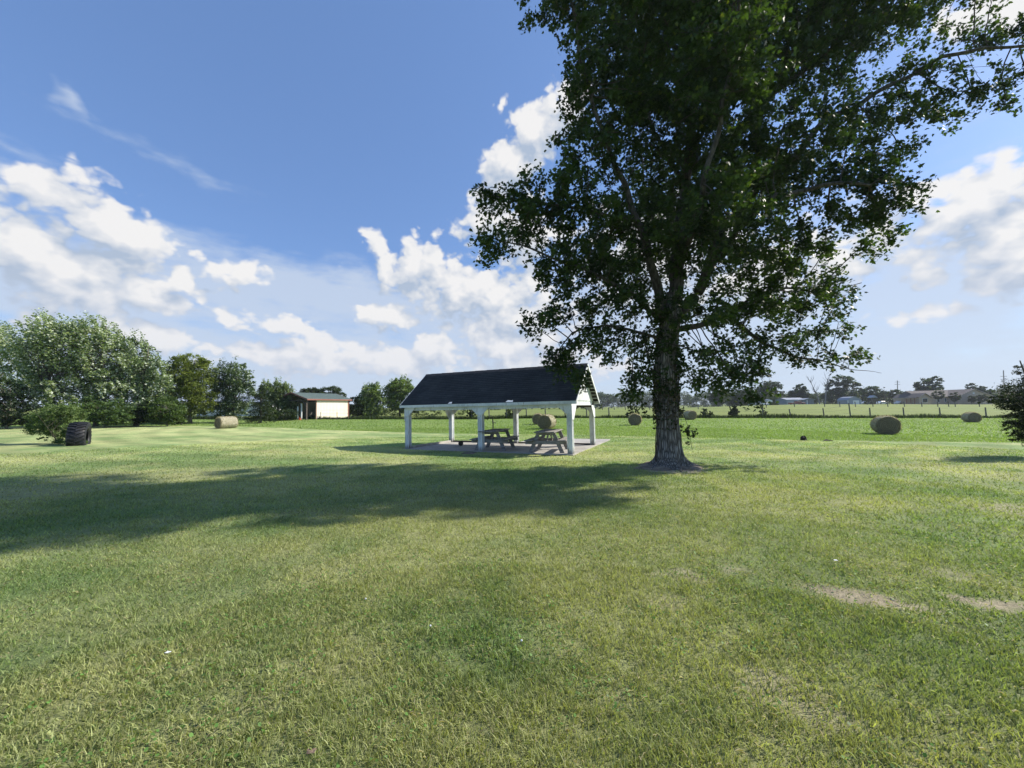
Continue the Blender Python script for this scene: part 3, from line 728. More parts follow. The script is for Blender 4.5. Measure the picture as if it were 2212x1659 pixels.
# ================================================================== HAY BALES
def hay_mat(end):
    m, t, p = material('hay_end' if end else 'hay_side'); p.inputs['Roughness'].default_value = .95; p.inputs['Specular IOR Level'].default_value = .1
    tc = N(t, 'ShaderNodeTexCoord'); P = tc.outputs['Object']; s = N(t, 'ShaderNodeSeparateXYZ'); t.links.new(P, s.inputs[0])
    n = noise(t, P, 7, 8, .75)
    if end:
        r = M(t, 'SQRT', M(t, 'ADD', M(t, 'POWER', s.outputs[0], 2), M(t, 'POWER', s.outputs[2], 2)))
        th = M(t, 'ARCTAN2', s.outputs[0], s.outputs[2])
        sp = M(t, 'MULTIPLY_ADD', r, 75, M(t, 'MULTIPLY_ADD', n.outputs[0], 14, th))
        w = M(t, 'MULTIPLY_ADD', M(t, 'SINE', sp), .5, .5)
        f = M(t, 'MULTIPLY_ADD', w, .45, M(t, 'MULTIPLY', noise(t, P, 40, 6, .8).outputs[0], .6), clamp=True)
        c = mixc(t, f, (.06, .048, .034, 1), (.42, .36, .25, 1))
        h = w
    else:
        mp = N(t, 'ShaderNodeMapping'); t.links.new(P, mp.inputs[0]); mp.inputs[3].default_value = (1, 22, 1)
        f = noise(t, mp.outputs[0], 4, 6, .7).outputs[0]
        f2 = M(t, 'ADD', M(t, 'MULTIPLY', f, .7), M(t, 'MULTIPLY', n.outputs[0], .4))
        c = mixc(t, sstep(t, f2, .35, .75), (.25, .23, .155, 1), (.50, .47, .35, 1)); h = f
    t.links.new(c, p.inputs['Base Color'])
    b = N(t, 'ShaderNodeBump'); b.inputs['Strength'].default_value = .9; b.inputs['Distance'].default_value = .04
    t.links.new(M(t, 'ADD', h, n.outputs[0]), b.inputs['Height']); t.links.new(b.outputs[0], p.inputs['Normal'])
    return m
M_hend, M_hside = hay_mat(True), hay_mat(False)
M_straw = leaf_material('loose_straw', .2, .8, .1)
def bale(dx, dy, Y, diam, length, yaw, label, seed, zoff=-.02):
    """axis along local y; yaw turns it"""
    g = ground_at(dx, Y, dy); r0 = diam / 2; rs_ = np.random.RandomState(seed)
    root = empty('hay_bale', (g.x, g.y, g.z + r0 * .93 + zoff), label, 'hay bale', 'round hay bales on the hay field', yaw)
    ns, ny = 56, 14; V = []; F = []
    def rad(th, y):
        sag = 1 - .09 * max(0, -math.cos(th)) ** 3 + .02 * math.sin(3 * th + seed) + .012 * math.sin(7 * th + seed * 2)
        return r0 * sag * (1 - .06 * (abs(y) / (length / 2)) ** 6) + .012 * math.sin(y * 40 + th * 5)
    for j in range(ny + 1):
        y = -length / 2 + length * j / ny
        for i in range(ns): th = 2 * math.pi * i / ns; r = rad(th, y); V.append((math.sin(th) * r, y, math.cos(th) * r))
    for j in range(ny):
        for i in range(ns): F.append((j * ns + i, j * ns + (i + 1) % ns, (j + 1) * ns + (i + 1) % ns, (j + 1) * ns + i))
    mb = MB(); mb.v = V; mb.f = F; mb.build('rolled_side', M_hside, root, True)
    for e in (-1, 1):
        mb = MB(); nr = 12; vs = []; fs = []
        for k in range(nr + 1):
            t = 1 - k / nr
            for i in range(ns):
                th = 2 * math.pi * i / ns; r = rad(th, e * length / 2) * t
                vs.append((math.sin(th) * r, e * (length / 2 + .05 * (1 - t ** 2) * (1 if k else 0) + (.018 * math.sin(r * 60 + th + seed) if k else 0) + rs_.uniform(-.008, .008) * (k > 0)), math.cos(th) * r))
        for k in range(nr):
            for i in range(ns): fs.append((k * ns + i, k * ns + (i + 1) % ns, (k + 1) * ns + (i + 1) % ns, (k + 1) * ns + i))
        mb.add(vs, fs).build('coiled_end', M_hend, root, True)
    n = 2600; th = rs_.rand(n) * 6.283; y = (rs_.rand(n) - .5) * length; r = np.array([rad(a, b) for a, b in zip(th, y)])
    P = np.c_[np.sin(th) * r, y, np.cos(th) * r]
    m = rs_.rand(n) < .5; y2 = np.sign(rs_.rand(n) - .5) * length / 2; rr = r * np.sqrt(rs_.rand(n)); P[m] = np.c_[np.sin(th) * rr, y2 * 1.02, np.cos(th) * rr][m]
    c = np.array([.34, .29, .18]) * (.5 + rs_.rand(n)[:, None])
    st = np.array([(-.03, -.5), (.03, -.5), (.02, .5), (-.02, .5)])
    Vv, L, S_, Cc = leaves_poly(P, np.full(n, .17), rs_, st, c, 0, None, 0); npmesh('loose_straw', Vv, L, S_, M_straw, root, Cc)
bale(489, 922, 33, 1.04, 1.3, R(-24), 'single hay bale lying sideways in front of the trees left of the metal shed', 1)
bale(1182, 922, 30, 1.15, 1.35, R(-22), 'hay bale showing its coiled end between the pavilion posts, nearer of the two there', 2)
bale(1163, 914, 37, 1.10, 1.2, R(-5), 'hay bale peeking out behind another bale seen through the pavilion', 3)
bale(1372, 920, 35, 1.12, 1.1, R(-15), 'hay bale facing the camera just left of the maple trunk', 4)
bale(1491, 910, 46, 1.15, 1.1, R(5), 'small far hay bale just right of the maple trunk by the fence', 5)
bale(1914, 932, 23.5, 1.17, 1.15, R(-31), 'largest hay bale with dark coiled end and pale top on the right of the field', 6)
bale(2098, 900, 41, 1.1, 1.15, R(-25), 'hay bale near the fence partly covered by the evergreen branches at the right edge', 7)

# ================================================================== TRACTOR TYRE + BUSH
g = ground_hit(170, 961); M_tyre = simple('worn_black_rubber', (.006, .0065, .008), (.018, .019, .023), 5, .55, .3, 30, spec=.4)
ty = empty('tractor_tyre', g, 'large black tractor tyre standing half sunk in grass beside a bush', 'tyre', rz=R(38))
ty.scale = (1.18, 1.18, 1.18)
TR, TW, ZC = .60, .52, .30
def tyre_profile(t):   # t 0..1 across, local x across the axis
    return None
mb = MB(); ns = 64; prof = [(-.20, .30), (-.25, .36), (-.265, .45), (-.235, .545), (-.20, .57), (-.1, .583), (0, .588), (.1, .583), (.20, .57), (.235, .545), (.265, .45), (.25, .36), (.20, .30)]
vs = []; fs = []
for i in range(ns):
    a = 2 * math.pi * i / ns
    for (x, r) in prof: vs.append((x, math.cos(a) * r, ZC + math.sin(a) * r))
k = len(prof)
for i in range(ns):
    for j in range(k - 1): fs.append((i * k + j, i * k + j + 1, ((i + 1) % ns) * k + j + 1, ((i + 1) % ns) * k + j))
inner = [(-.19, .30), (-.2, .36), (-.21, .45), (-.18, .52), (0, .55), (.18, .52), (.21, .45), (.2, .36), (.19, .30)]
b = len(vs); k2 = len(inner)
for i in range(ns):
    a = 2 * math.pi * i / ns
    for (x, r) in inner: vs.append((x, math.cos(a) * r, ZC + math.sin(a) * r))
for i in range(ns):
    for j in range(k2 - 1): fs.append((b + i * k2 + j + 1, b + i * k2 + j, b + ((i + 1) % ns) * k2 + j, b + ((i + 1) % ns) * k2 + j + 1))
    i2 = (i + 1) % ns
    fs.append((i * k, i2 * k, b + i2 * k2, b + i * k2)); fs.append((i2 * k + k - 1, i * k + k - 1, b + i * k2 + k2 - 1, b + i2 * k2 + k2 - 1))
mb.add(vs, fs).build('carcass', M_tyre, ty, True)
lug = MB(); nl = 26
for i in range(nl):
    for s_ in (-1, 1):
        a0 = 2 * math.pi * (i + (.5 if s_ > 0 else 0)) / nl; q = []
        for (x, da, r) in ((.0, .13, .585), (.12, .04, .58), (.25, -.03, .55)):
            a1 = a0 + da
            for (dd, rr_) in ((-.055, r - .02), (-.04, r + .045), (.04, r + .045), (.055, r - .02)):
                q.append((s_ * x, math.cos(a1 + dd) * rr_, ZC + math.sin(a1 + dd) * rr_))
        f = []
        for e in range(2):
            for w in range(3): f.append((e * 4 + w, e * 4 + w + 1, e * 4 + w + 5, e * 4 + w + 4))
        f += [(0, 1, 2, 3), (11, 10, 9, 8)]
        lug.add(q, f)
lug.build('tread_lugs', M_tyre, ty)
# grass tuft hugging the tyre is part of the bush
g2 = ground_hit(130, 960)
Yb = g2.y + .25
tree('bush', 'feathery green bush growing over the left side of the tractor tyre', 'bush', (g2.x, g2.y + .3, g2.z),
     lobes_px(Yb, [(150, 930, 12, 16, -.75), (118, 908, 30, 22), (92, 930, 26, 12), (140, 893, 26, 18), (165, 895, 22, 12, .4), (80, 905, 18, 10), (130, 932, 24, 16), (140, 955, 20, 8, -.1), (95, 948, 10, 4), (105, 882, 16, 10, .5), (168, 957, 24, 4, -.4), (70, 922, 10, 5), (200, 890, 8, 6, .4)]),
     26000, .055, (.05, .09, .025), (.16, .23, .07), (.26, .33, .16), .12, trunk_r=.012, bark=M_twig, stems=4, shoots=.75, sdir=(-.75, 0, .35), clump=.35, seed=3, poly=OVAL, foliage='foliage', up=.2)

# ================================================================== HERO MAPLE
def bark_mat():
    m, t, p = material('maple_bark'); p.inputs['Roughness'].default_value = .95; p.inputs['Specular IOR Level'].default_value = .15
    tc = N(t, 'ShaderNodeTexCoord'); mp = N(t, 'ShaderNodeMapping'); t.links.new(tc.outputs['Object'], mp.inputs[0]); mp.inputs[3].default_value = (1, 1, .13)
    a = noise(t, mp.outputs[0], 26, 6, .65, .6); b = noise(t, tc.outputs['Object'], 3, 5, .6)
    v = N(t, 'ShaderNodeTexVoronoi', feature='DISTANCE_TO_EDGE'); t.links.new(VM(t, 'ADD', mp.outputs[0], VM(t, 'SCALE', a.outputs['Color'], None, .03)), v.inputs[0]); v.inputs['Scale'].default_value = 19
    h = M(t, 'MINIMUM', M(t, 'MULTIPLY', v.outputs['Distance'], 3.2), 1.0)
    f = M(t, 'MULTIPLY', h, M(t, 'MULTIPLY_ADD', a.outputs[0], 1.3, .1), clamp=True)
    c = mixc(t, f, (.085, .072, .058, 1), (.56, .52, .46, 1)); c = mixc(t, M(t, 'MULTIPLY', sstep(t, b.outputs[0], .5, .8), .35), c, (.12, .13, .09, 1))
    t.links.new(c, p.inputs['Base Color'])
    bp = N(t, 'ShaderNodeBump'); bp.inputs['Strength'].default_value = 1.0; bp.inputs['Distance'].default_value = .05
    t.links.new(f, bp.inputs['Height']); t.links.new(bp.outputs[0], p.inputs['Normal'])
    return m
M_mbark = bark_mat()
YT = TREE.y + .35
maple = empty('maple_tree', (TREE.x, YT, TREE.z), 'tall dark maple with a thick grey trunk overhanging the right end of the pavilion', 'tree')
MBASE = Vector((TREE.x, YT, TREE.z))
def tp(dx, dy, dY=0): return at(dx, dy, YT + dY)
def trunk_mesh():
    ctrl = [(1448, 1030, .33), (1448, 1000, .30), (1446, 960, .272), (1441, 900, .262), (1438, 840, .262), (1437, 790, .262), (1441, 740, .262), (1447, 700, .25), (1452, 665, .22), (1458, 630, .19)]
    cp = [(tp(x, y), r * 1.07) for x, y, r in ctrl]; n = 60; ns = 72; vs = []; fs = []
    zs = [c[0].z for c in cp]
    rs_ = np.random.RandomState(8); ph = rs_.rand(8) * 6.28
    for i in range(n + 1):
        z = (TREE.z - .08) + (zs[-1] - TREE.z + .08) * i / n
        x = np.interp(z, zs, [c[0].x for c in cp]); y = np.interp(z, zs, [c[0].y for c in cp]); r = np.interp(z, zs, [c[1] for c in cp])
        h = max(0, z - TREE.z)
        for k in range(ns):
            th = 2 * math.pi * k / ns
            rt_ = max(0, math.sin(3 * th + 1.2 + .5 * math.sin(2 * th))) ** 1.5 + .5 * max(0, math.sin(7 * th + .4)) ** 2; flare = .24 * math.exp(-h / .10) * (.30 + .8 * rt_) + .10 * math.exp(-h / .42) * (.5 + .9 * rt_)
            ridge = .010 * math.sin(23 * th + 2.5 * math.sin(z * 2.1)) + .008 * math.sin(37 * th + 3 * math.sin(z * 3.3 + 1)) + .014 * math.sin(6 * th + z * .8 + ph[0]) + .007 * math.sin(z * 9 + th * 11)
            rr = r + flare + ridge
            vs.append((x + rr * math.cos(th), y + rr * math.sin(th), z))
    for i in range(n):
        for k in range(ns): fs.append((i * ns + k, i * ns + (k + 1) % ns, (i + 1) * ns + (k + 1) % ns, (i + 1) * ns + k))
    mb = MB(); mb.add([Vector(v) - MBASE for v in vs], fs); return mb.build('trunk', M_mbark, maple, True)
trunk_mesh()
for k, (a_, L_, r_) in enumerate(((-2.7, .75, .07), (-2.0, .55, .06), (-1.35, .8, .075), (-.6, .62, .06), (.15, .85, .08), (3.3, .6, .06))):
    rn = random.Random(k); pts = []
    for i in range(7):
        t = i / 6; a2 = a_ + .28 * math.sin(2.2 * t + k); R0 = .22 + L_ * t; x = R0 * math.cos(a2); y = R0 * math.sin(a2)
        pts.append((x, y, tz(MBASE.x + x, MBASE.y + y) - MBASE.z + (.10 * (1 - t) ** 1.5 - .01 - .03 * t)))
    MB().tube(pts, [r_ * (1.3 - .95 * i / 6) for i in range(7)], 8, True).build('root', M_mbark, maple, True)
LIMBS = [  # (x, y, depth offset, radius)
    [(1450, 690, 0, .20), (1458, 630, 0, .19), (1470, 520, .1, .17), (1482, 400, .3, .15), (1495, 260, .5, .12), (1508, 120, .6, .09), (1515, -40, .6, .07), (1522, -220, .5, .04)],
    [(1440, 700, 0, .16), (1424, 650, -.1, .13), (1408, 570, -.3, .11), (1380, 480, -.6, .09), (1340, 380, -.9, .07), (1295, 270, -1.1, .05), (1255, 130, -1.2, .04), (1235, -20, -1.2, .03)],
    [(1455, 700, 0, .17), (1500, 640, .2, .15), (1535, 575, .3, .135), (1560, 500, .3, .12), (1640, 400, .2, .10), (1734, 319, .1, .085), (1785, 258, 0, .075), (1869, 218, -.1, .065), (1953, 168, -.2, .055), (2037, 123, -.3, .048), (2127, 104, -.4, .04), (2230, 98, -.5, .03), (2330, 120, -.6, .02)],
    [(1535, 575, .3, .11), (1550, 440, .6, .10), (1583, 302, .9, .09), (1616, 263, .9, .085), (1667, 202, .9, .075), (1757, 140, .8, .065), (1846, 95, .7, .05), (1910, 30, .6, .04), (1980, -60, .5, .03)],
    [(1462, 715, .1, .09), (1530, 695, .4, .075), (1566, 683, .5, .07), (1603, 700, .6, .06), (1655, 747, .7, .045), (1728, 770, .7, .03), (1790, 785, .7, .018), (1850, 797, .6, .010), (1905, 808, .6, .004)],
    [(1566, 683, .5, .05), (1625, 640, .9, .045), (1700, 620, 1.2, .035), (1790, 640, 1.4, .02), (1860, 610, 1.4, .01)],
    [(1560, 560, .3, .10), (1600, 480, -.6, .08), (1680, 420, -1.4, .06), (1780, 400, -2.0, .045), (1880, 400, -2.3, .03)],
    [(1450, 680, .1, .08), (1460, 640, 1.0, .07), (1440, 540, 2.0, .055), (1400, 440, 2.8, .04), (1380, 300, 3.2, .03)],
    [(1460, 600, .1, .10), (1500, 500, -1.0, .08), (1520, 400, -1.9, .06), (1560, 250, -2.4, .05), (1590, 80, -2.6, .04), (1600, -80, -2.6, .03)],
    [(1430, 690, 0, .07), (1370, 640, -.6, .055), (1300, 600, -1.1, .045), (1210, 560, -1.4, .03), (1120, 530, -1.5, .02), (1040, 505, -1.5, .01)],
    [(1435, 730, 0, .05), (1380, 720, -.3, .04), (1310, 700, -.5, .03), (1240, 720, -.6, .02), (1200, 760, -.6, .012)],
    [(1482, 400, .3, .07), (1420, 300, 1.2, .05), (1370, 180, 1.6, .04), (1330, 40, 1.8, .03)],
    [(1500, 230, .5, .07), (1600, 100, 1.8, .05), (1700, 0, 2.4, .04)],
    [(1380, 480, -.6, .05), (1290, 460, -1.0, .04), (1200, 440, -1.2, .03), (1100, 430, -1.2, .018), (1030, 405, -1.2, .008)]]
def lobe(x, y, rx, ry, dY=0, dd=None): return (x, y, rx, ry, dY, dd if dd else min(3.0, max(1.0, rx / 81. * .95)))
CROWN = [lobe(1230, 470, 125, 85, -.8), lobe(1110, 480, 75, 45, -1.2), lobe(1065, 530, 50, 26, -1.2), lobe(1075, 425, 50, 26, -1.1), lobe(1165, 410, 70, 40, -1),
         lobe(1270, 350, 90, 80, -.7), lobe(1330, 250, 120, 100, -.3), lobe(1255, 180, 45, 50, -1), lobe(1300, 110, 90, 80, -.8), lobe(1225, 20, 70, 50, -1), lobe(1290, -60, 130, 90, -.5), lobe(1160, 0, 40, 22, -1.1),
         lobe(1500, 80, 170, 150, 0), lobe(1480, -120, 200, 140, 0), lobe(1520, -300, 170, 130, 0), lobe(1490, 300, 150, 140, 0), lobe(1560, 150, 130, 130, -2.2), lobe(1400, 120, 120, 130, 2),
         lobe(1700, 130, 150, 110, .4), lobe(1700, -60, 180, 120, .5), lobe(1840, 50, 130, 80, .4), lobe(1900, -70, 150, 90, .3), lobe(2030, 10, 100, 45, 0), lobe(2150, 60, 60, 40, -.3), lobe(2270, 40, 80, 60, -.4), lobe(2205, 175, 26, 50, -.5), lobe(2085, 215, 40, 40, -.4), lobe(2010, 215, 60, 50, -.2), lobe(1960, 150, 70, 35, -.2),
         lobe(1700, 340, 130, 100, -.6), lobe(1830, 280, 90, 75, .1), lobe(1900, 250, 60, 40, 0), lobe(1850, 400, 95, 70, -1.6), lobe(1930, 440, 52, 34, -1.8), lobe(1800, 480, 90, 55, -1), lobe(1890, 520, 38, 24, -.6), lobe(1930, 330, 40, 30, -.2),
         lobe(1400, 520, 150, 110, .3), lobe(1280, 570, 120, 60, -.9), lobe(1190, 590, 70, 34, -1.1), lobe(1550, 480, 130, 100, -1.6), lobe(1650, 560, 130, 75, .2), lobe(1600, 400, 130, 90, 1.8), lobe(1450, 430, 120, 110, 2.6),
         lobe(1330, 650, 100, 60, -.6), lobe(1240, 660, 80, 45, -.6), lobe(1170, 690, 42, 22, -.5), lobe(1230, 755, 50, 30, -.6), lobe(1290, 740, 60, 40, -.5), lobe(1215, 795, 30, 16, -.7), lobe(1262, 812, 22, 14, -.8),
         lobe(1500, 660, 90, 50, -1.0), lobe(1600, 660, 110, 50, .3), lobe(1720, 660, 100, 50, .8), lobe(1800, 610, 80, 40, 1.0), lobe(1800, 710, 60, 26, .8), lobe(1650, 730, 80, 36, .5), lobe(1560, 760, 70, 44, .2), lobe(1540, 820, 50, 32, 0), lobe(1600, 800, 50, 30, .2), lobe(1740, 765, 70, 20, .7), lobe(1820, 765, 40, 14, .7),
         lobe(1385, 740, 60, 50, 0), lobe(1395, 810, 40, 26, -.1), lobe(1370, 845, 22, 12, -.1), lobe(1630, 855, 18, 10, -.2), lobe(1480, 780, 40, 50, -.35)]
def colonize():
    rs_ = np.random.RandomState(11); A = []
    for (x, y, rx, ry, dY, dd) in CROWN:
        c = tp(x, y, dY); a = tp(x + rx, y, dY); b = tp(x, y - ry, dY); RX, RZ = abs(a.x - c.x), abs(b.z - c.z)
        vol = RX * RZ * dd * 4.19; n = max(10, int(vol * 16 * (1 if RX > .7 else 1.7)))
        d = rs_.normal(0, 1, (n, 3)); d /= np.linalg.norm(d, axis=1)[:, None]; d *= (rs_.rand(n) ** (1 / 2.3))[:, None]
        A.append(np.array(c) + d * np.array([RX, dd, RZ]))
    A = np.concatenate(A)
    A = A[A[:, 2] > TREE.z + 1.75]
    # keep a minimum spacing
    keep = []; cell = {}
    for i in rs_.permutation(len(A)):
        k = tuple((A[i] / .235).astype(int))
        if cell.get(k, 0) < 1: cell[k] = 1; keep.append(i)
    A = A[np.array(keep)]
    nodes = []; parent = []; rad0 = []
    for L in LIMBS:
        P = [np.array(tp(x, y, d)) for x, y, d, r in L]; rr = [l[3] for l in L]; prev = None
        if nodes and L is not LIMBS[0]:
            prev = int(np.argmin(((np.array(nodes) - P[0]) ** 2).sum(1))) if min(((np.array(nodes) - P[0]) ** 2).sum(1)) < 1 else None
        for i in range(len(P) - 1):
            m = max(2, int(np.linalg.norm(P[i + 1] - P[i]) / .16))
            for k in range(m + (i == len(P) - 2)):
                t = k / m; q = P[i] * (1 - t) + P[i + 1] * t
                wob_ = .035 * np.array([math.sin(q[2] * 4 + i), math.cos(q[0] * 3.7), math.sin(q[0] * 4.3)])
                nodes.append(q + wob_); parent.append(prev if prev is not None else -1); rad0.append(rr[i] * (1 - t) + rr[i + 1] * t); prev = len(nodes) - 1
    nfix = len(nodes); nodes = list(nodes)
    Nn = np.array(nodes); D = np.full(len(A), 1e9); I = np.zeros(len(A), int)
    for s0 in range(0, len(Nn), 200):
        d = np.linalg.norm(A[:, None] - Nn[None, s0:s0 + 200], axis=2); j = d.argmin(1); dm = d[np.arange(len(A)), j]; u = dm < D; D[u] = dm[u]; I[u] = j[u] + s0
    alive = np.ones(len(A), bool); step = .17; term = np.full(len(A), -1)
    for it in range(90):
        hit = alive & (D < .21); term[hit] = I[hit]; alive &= ~hit
        act = alive & (D < 6)
        if not act.any(): break
        idx = np.where(act)[0]; src = I[idx]; dv = A[idx] - Nn[src]; dv /= np.linalg.norm(dv, axis=1)[:, None]
        us, inv = np.unique(src, return_inverse=True); acc = np.zeros((len(us), 3)); np.add.at(acc, inv, dv)
        acc += rs_.normal(0, .25, acc.shape) * np.sqrt(np.bincount(inv))[:, None] * .5; acc /= np.linalg.norm(acc, axis=1)[:, None] + 1e-9
        new = Nn[us] + acc * step; b0 = len(Nn); Nn = np.concatenate([Nn, new]); parent += list(us)
        for s0 in range(0, len(new), 200):
            d = np.linalg.norm(A[idx][:, None] - new[None, s0:s0 + 200], axis=2); j = d.argmin(1); dm = d[np.arange(len(idx)), j]
            u = dm < D[idx]; D[idx[u]] = dm[u]; I[idx[u]] = j[u] + s0 + b0
    return A, Nn, np.array(parent), np.array(rad0), nfix, term
A_, Nn_, par_, rad0_, nfix_, term_ = colonize()
M_limb = simple('limb_bark', (.035, .03, .025), (.10, .09, .078), 7, .95, .5, 20, (2, 2, .5))
def branch_meshes():
    n = len(Nn_); leafcnt = np.zeros(n)
    np.add.at(leafcnt, term_[term_ >= 0], 1)
    cnt = leafcnt.copy()
    for i in range(n - 1, nfix_ - 1, -1):
        if par_[i] >= 0: cnt[par_[i]] += cnt[i]
    rad = np.zeros(n); rad[:nfix_] = rad0_; rad[nfix_:] = np.clip(.0052 * np.sqrt(np.maximum(cnt[nfix_:], .6)), .004, .05)
    ch = [[] for _ in range(n)]
    for i in range(n):
        if par_[i] >= 0: ch[par_[i]].append(i)
    used = set(); big_ = MB(); small = MB()
    order = sorted(range(n), key=lambda i: -cnt[i])
    for start in range(n):
        if start in used: continue
        chain = ([par_[start]] if par_[start] >= 0 else []) + [start]; used.add(start); cur = start
        while True:
            c = [k for k in ch[cur] if k not in used]
            fx = [k for k in c if k < nfix_] if cur < nfix_ else c
            if not fx: break
            nx = max(fx, key=lambda k: cnt[k]) if cur >= nfix_ else min(fx); used.add(nx); chain.append(nx); cur = nx
        if len(chain) < 2: continue
        fixed = start < nfix_
        rr = [rad[k] for k in chain]
        if not fixed: rr[0] = min(rr[1] * 1.1, rad[chain[0]])
        elif par_[start] >= 0: rr[0] = rr[1]
        pts = [Vector(Nn_[k]) - MBASE for k in chain]
        (big_ if fixed else small).tube(pts, rr, 10 if fixed else 4, False)
    big_.build('limbs', M_limb, maple, True); small.build('branches', M_twig, maple, True)
branch_meshes()
def maple_leaves():
    rs_ = np.random.RandomState(21); P = []; T = []; Dv = []
    for a, te in zip(A_, term_):
        if te < 0: continue
        base = Nn_[te]; out = a - np.array(tp(1450, 500)); out[2] *= .3; out /= np.linalg.norm(out) + 1e-6
        d = out * .6 + rs_.normal(0, .5, 3); d[2] -= .1; d /= np.linalg.norm(d)
        nl = rs_.randint(21, 35); s = rs_.rand(nl); L = .20 + .16 * rs_.rand()
        q = base + np.outer(s, d) * L + rs_.normal(0, .078, (nl, 3)); q[:, 2] -= .10 * s ** 2
        P.append(q); T.append(np.full(nl, rs_.rand())); Dv.append(np.tile(d * .5 + np.array([0, 0, -.55]), (nl, 1)))
    # epicormic leaves hugging trunk and lower limbs
    for _ in range(150):
        y = 640 + 210 * rs_.rand(); c = np.array(tp(1440 + rs_.normal(0, 5), y)); th = rs_.rand() * 6.28; o_ = np.array([math.cos(th), math.sin(th), 0])
        q = c + o_ * (.27 + .08 * rs_.rand()) + rs_.normal(0, .07, (9, 3)); P.append(q); T.append(np.full(9, rs_.rand())); Dv.append(np.tile(o_ * .5 + np.array([0, 0, -.8]), (9, 1)))
    P = np.concatenate(P); T = np.concatenate(T); Dv = np.concatenate(Dv); n = len(P)
    lt = fbm(P[:, 0] + P[:, 1], P[:, 2], 1.2, 5)
    k = np.clip(T * .6 + rs_.rand(n) * .35 + (lt - .5) * .8, 0, 1)[:, None]
    c = np.array([.013, .028, .010]) * (1 - k) + np.array([.060, .105, .024]) * k
    yl = rs_.rand(n) < .03; c[yl] = np.array([.12, .15, .03]) * (.6 + .6 * rs_.rand(yl.sum())[:, None])
    V, L, S_, Cc = leaves_poly(P - np.array(MBASE), .070 + .055 * rs_.rand(n), rs_, MAPLE, c, .25, Dv, .3)
    npmesh('crown', V, L, S_, M_maple, maple, Cc); print('MAPLE leaves', n, 'nodes', len(Nn_), 'attr', len(A_))
maple_leaves()
# dead vine and leaf litter clinging round the trunk
rs_ = np.random.RandomState(9); n = 1500
th = rs_.rand(n) * 6.283; yy = np.clip(rs_.normal(862, 30, n), 790, 925)
PP = np.array([tp(1439, y) for y in yy]); PP[:, 0] += np.cos(th) * (.285 + .06 * rs_.rand(n)); PP[:, 1] += np.sin(th) * (.285 + .06 * rs_.rand(n))
cc = np.where(rs_.rand(n)[:, None] < .55, np.array([[.11, .085, .06]]), np.array([[.03, .05, .015]])) * (.5 + .9 * rs_.rand(n)[:, None])
V, L, S_, Cc = leaves_poly(PP - np.array(MBASE), .05 + .05 * rs_.rand(n), rs_, OVAL, cc, -.3, None)
iv = npmesh('climbing_vine', V, L, S_, M_leaf, maple, Cc)
vm = MB()
for k in range(9):
    th0 = rs_.rand() * 6.28; pts = []
    for i in range(14):
        y = 1000 - (1000 - 780) * i / 13; c = tp(1441, y) - MBASE; t = th0 + .35 * math.sin(i * .5 + k); pts.append(c + Vector((math.cos(t), math.sin(t), 0)) * .30)
    vm.tube(pts, [.010] * 14, 5, False)
vm.build('vine_stem', M_twig, iv, True)
# hanging leafy vines right of the trunk
pts = [tp(1462, 880), tp(1478, 897), tp(1487, 925, -.1), tp(1492, 950, -.1), tp(1495, 970, -.1)]
ho = MB().tube([p - MBASE for p in pts], [.008, .007, .006, .005, .003], 5, False).tube([tp(1487, 925, -.1) - MBASE, tp(1497, 927, -.1) - MBASE, tp(1502, 929, -.1) - MBASE], [.005, .005, .003], 5, False).build('hanging_twig', M_twig, maple, True)
MB().tube([tp(1462, 882) - MBASE, tp(1471, 890) - MBASE, tp(1471, 915) - MBASE, tp(1472, 940) - MBASE], [.006, .005, .004, .002], 5, False).build('hanging_twig', M_twig, maple, True)
MB().tube([tp(1412, 862) - MBASE, tp(1400, 868) - MBASE, tp(1395, 880, -.1) - MBASE, tp(1390, 888, -.1) - MBASE], [.008, .008, .006, .004], 5, False).build('hanging_twig', M_twig, maple, True)
sp = [(1486, 922), (1485, 930), (1487, 936), (1488, 940), (1487, 957), (1500, 930), (1498, 938), (1471, 922), (1471, 930), (1395, 872), (1388, 880), (1392, 892), (1400, 900), (1383, 866), (1470, 885)]
PP = np.concatenate([np.array(tp(x, y, -.1)) + rs_.normal(0, .035, (7, 3)) for x, y in sp])
cc = np.array([.05, .065, .025]) * (.6 + .8 * rs_.rand(len(PP))[:, None])
V, L, S_, Cc = leaves_poly(PP - np.array(MBASE), .07 + .03 * rs_.rand(len(PP)), rs_, MAPLE, cc, .1, np.array([0, 0, -1.0])); npmesh('twig_leaves', V, L, S_, M_maple, ho, Cc)
# roots / bare earth mound
def mound(name, cx, cy, r, h, mat, seed):
    rs2 = random.Random(seed); mb = MB(); ns, nr = 40, 9; vs = []; fs = []
    ra = [r * (1 + .18 * math.sin(3 * 2 * math.pi * i / ns + seed) + .10 * math.sin(7 * 2 * math.pi * i / ns + seed * 3)) for i in range(ns)]
    for k in range(nr + 1):
        t = k / nr
        for i in range(ns):
            a = 2 * math.pi * i / ns; x = cx + ra[i] * t * math.cos(a); y = cy + ra[i] * t * math.sin(a)
            vs.append((x, y, tz(x, y) + h * (1 - t ** 1.6) + rs2.uniform(-.006, .006) * (t < .95) - (.02 if k == nr else 0)))
    for k in range(nr):
        for i in range(ns): fs.append((k * ns + i, k * ns + (i + 1) % ns, (k + 1) * ns + (i + 1) % ns, (k + 1) * ns + i))
    return tag(mb.add(vs, fs).build(name, mat, None, True), kind='structure')
M_soil = simple('bare_soil', (.10, .078, .055), (.27, .225, .165), 5, .95, .8, 25, contrast=(.3, .7))
mound('bare_soil', MBASE.x, MBASE.y, .86, .10, M_soil, 3)
g = ground_hit(1015, 979); mound('bare_soil', g.x, g.y, .30, .05, M_soil, 5)

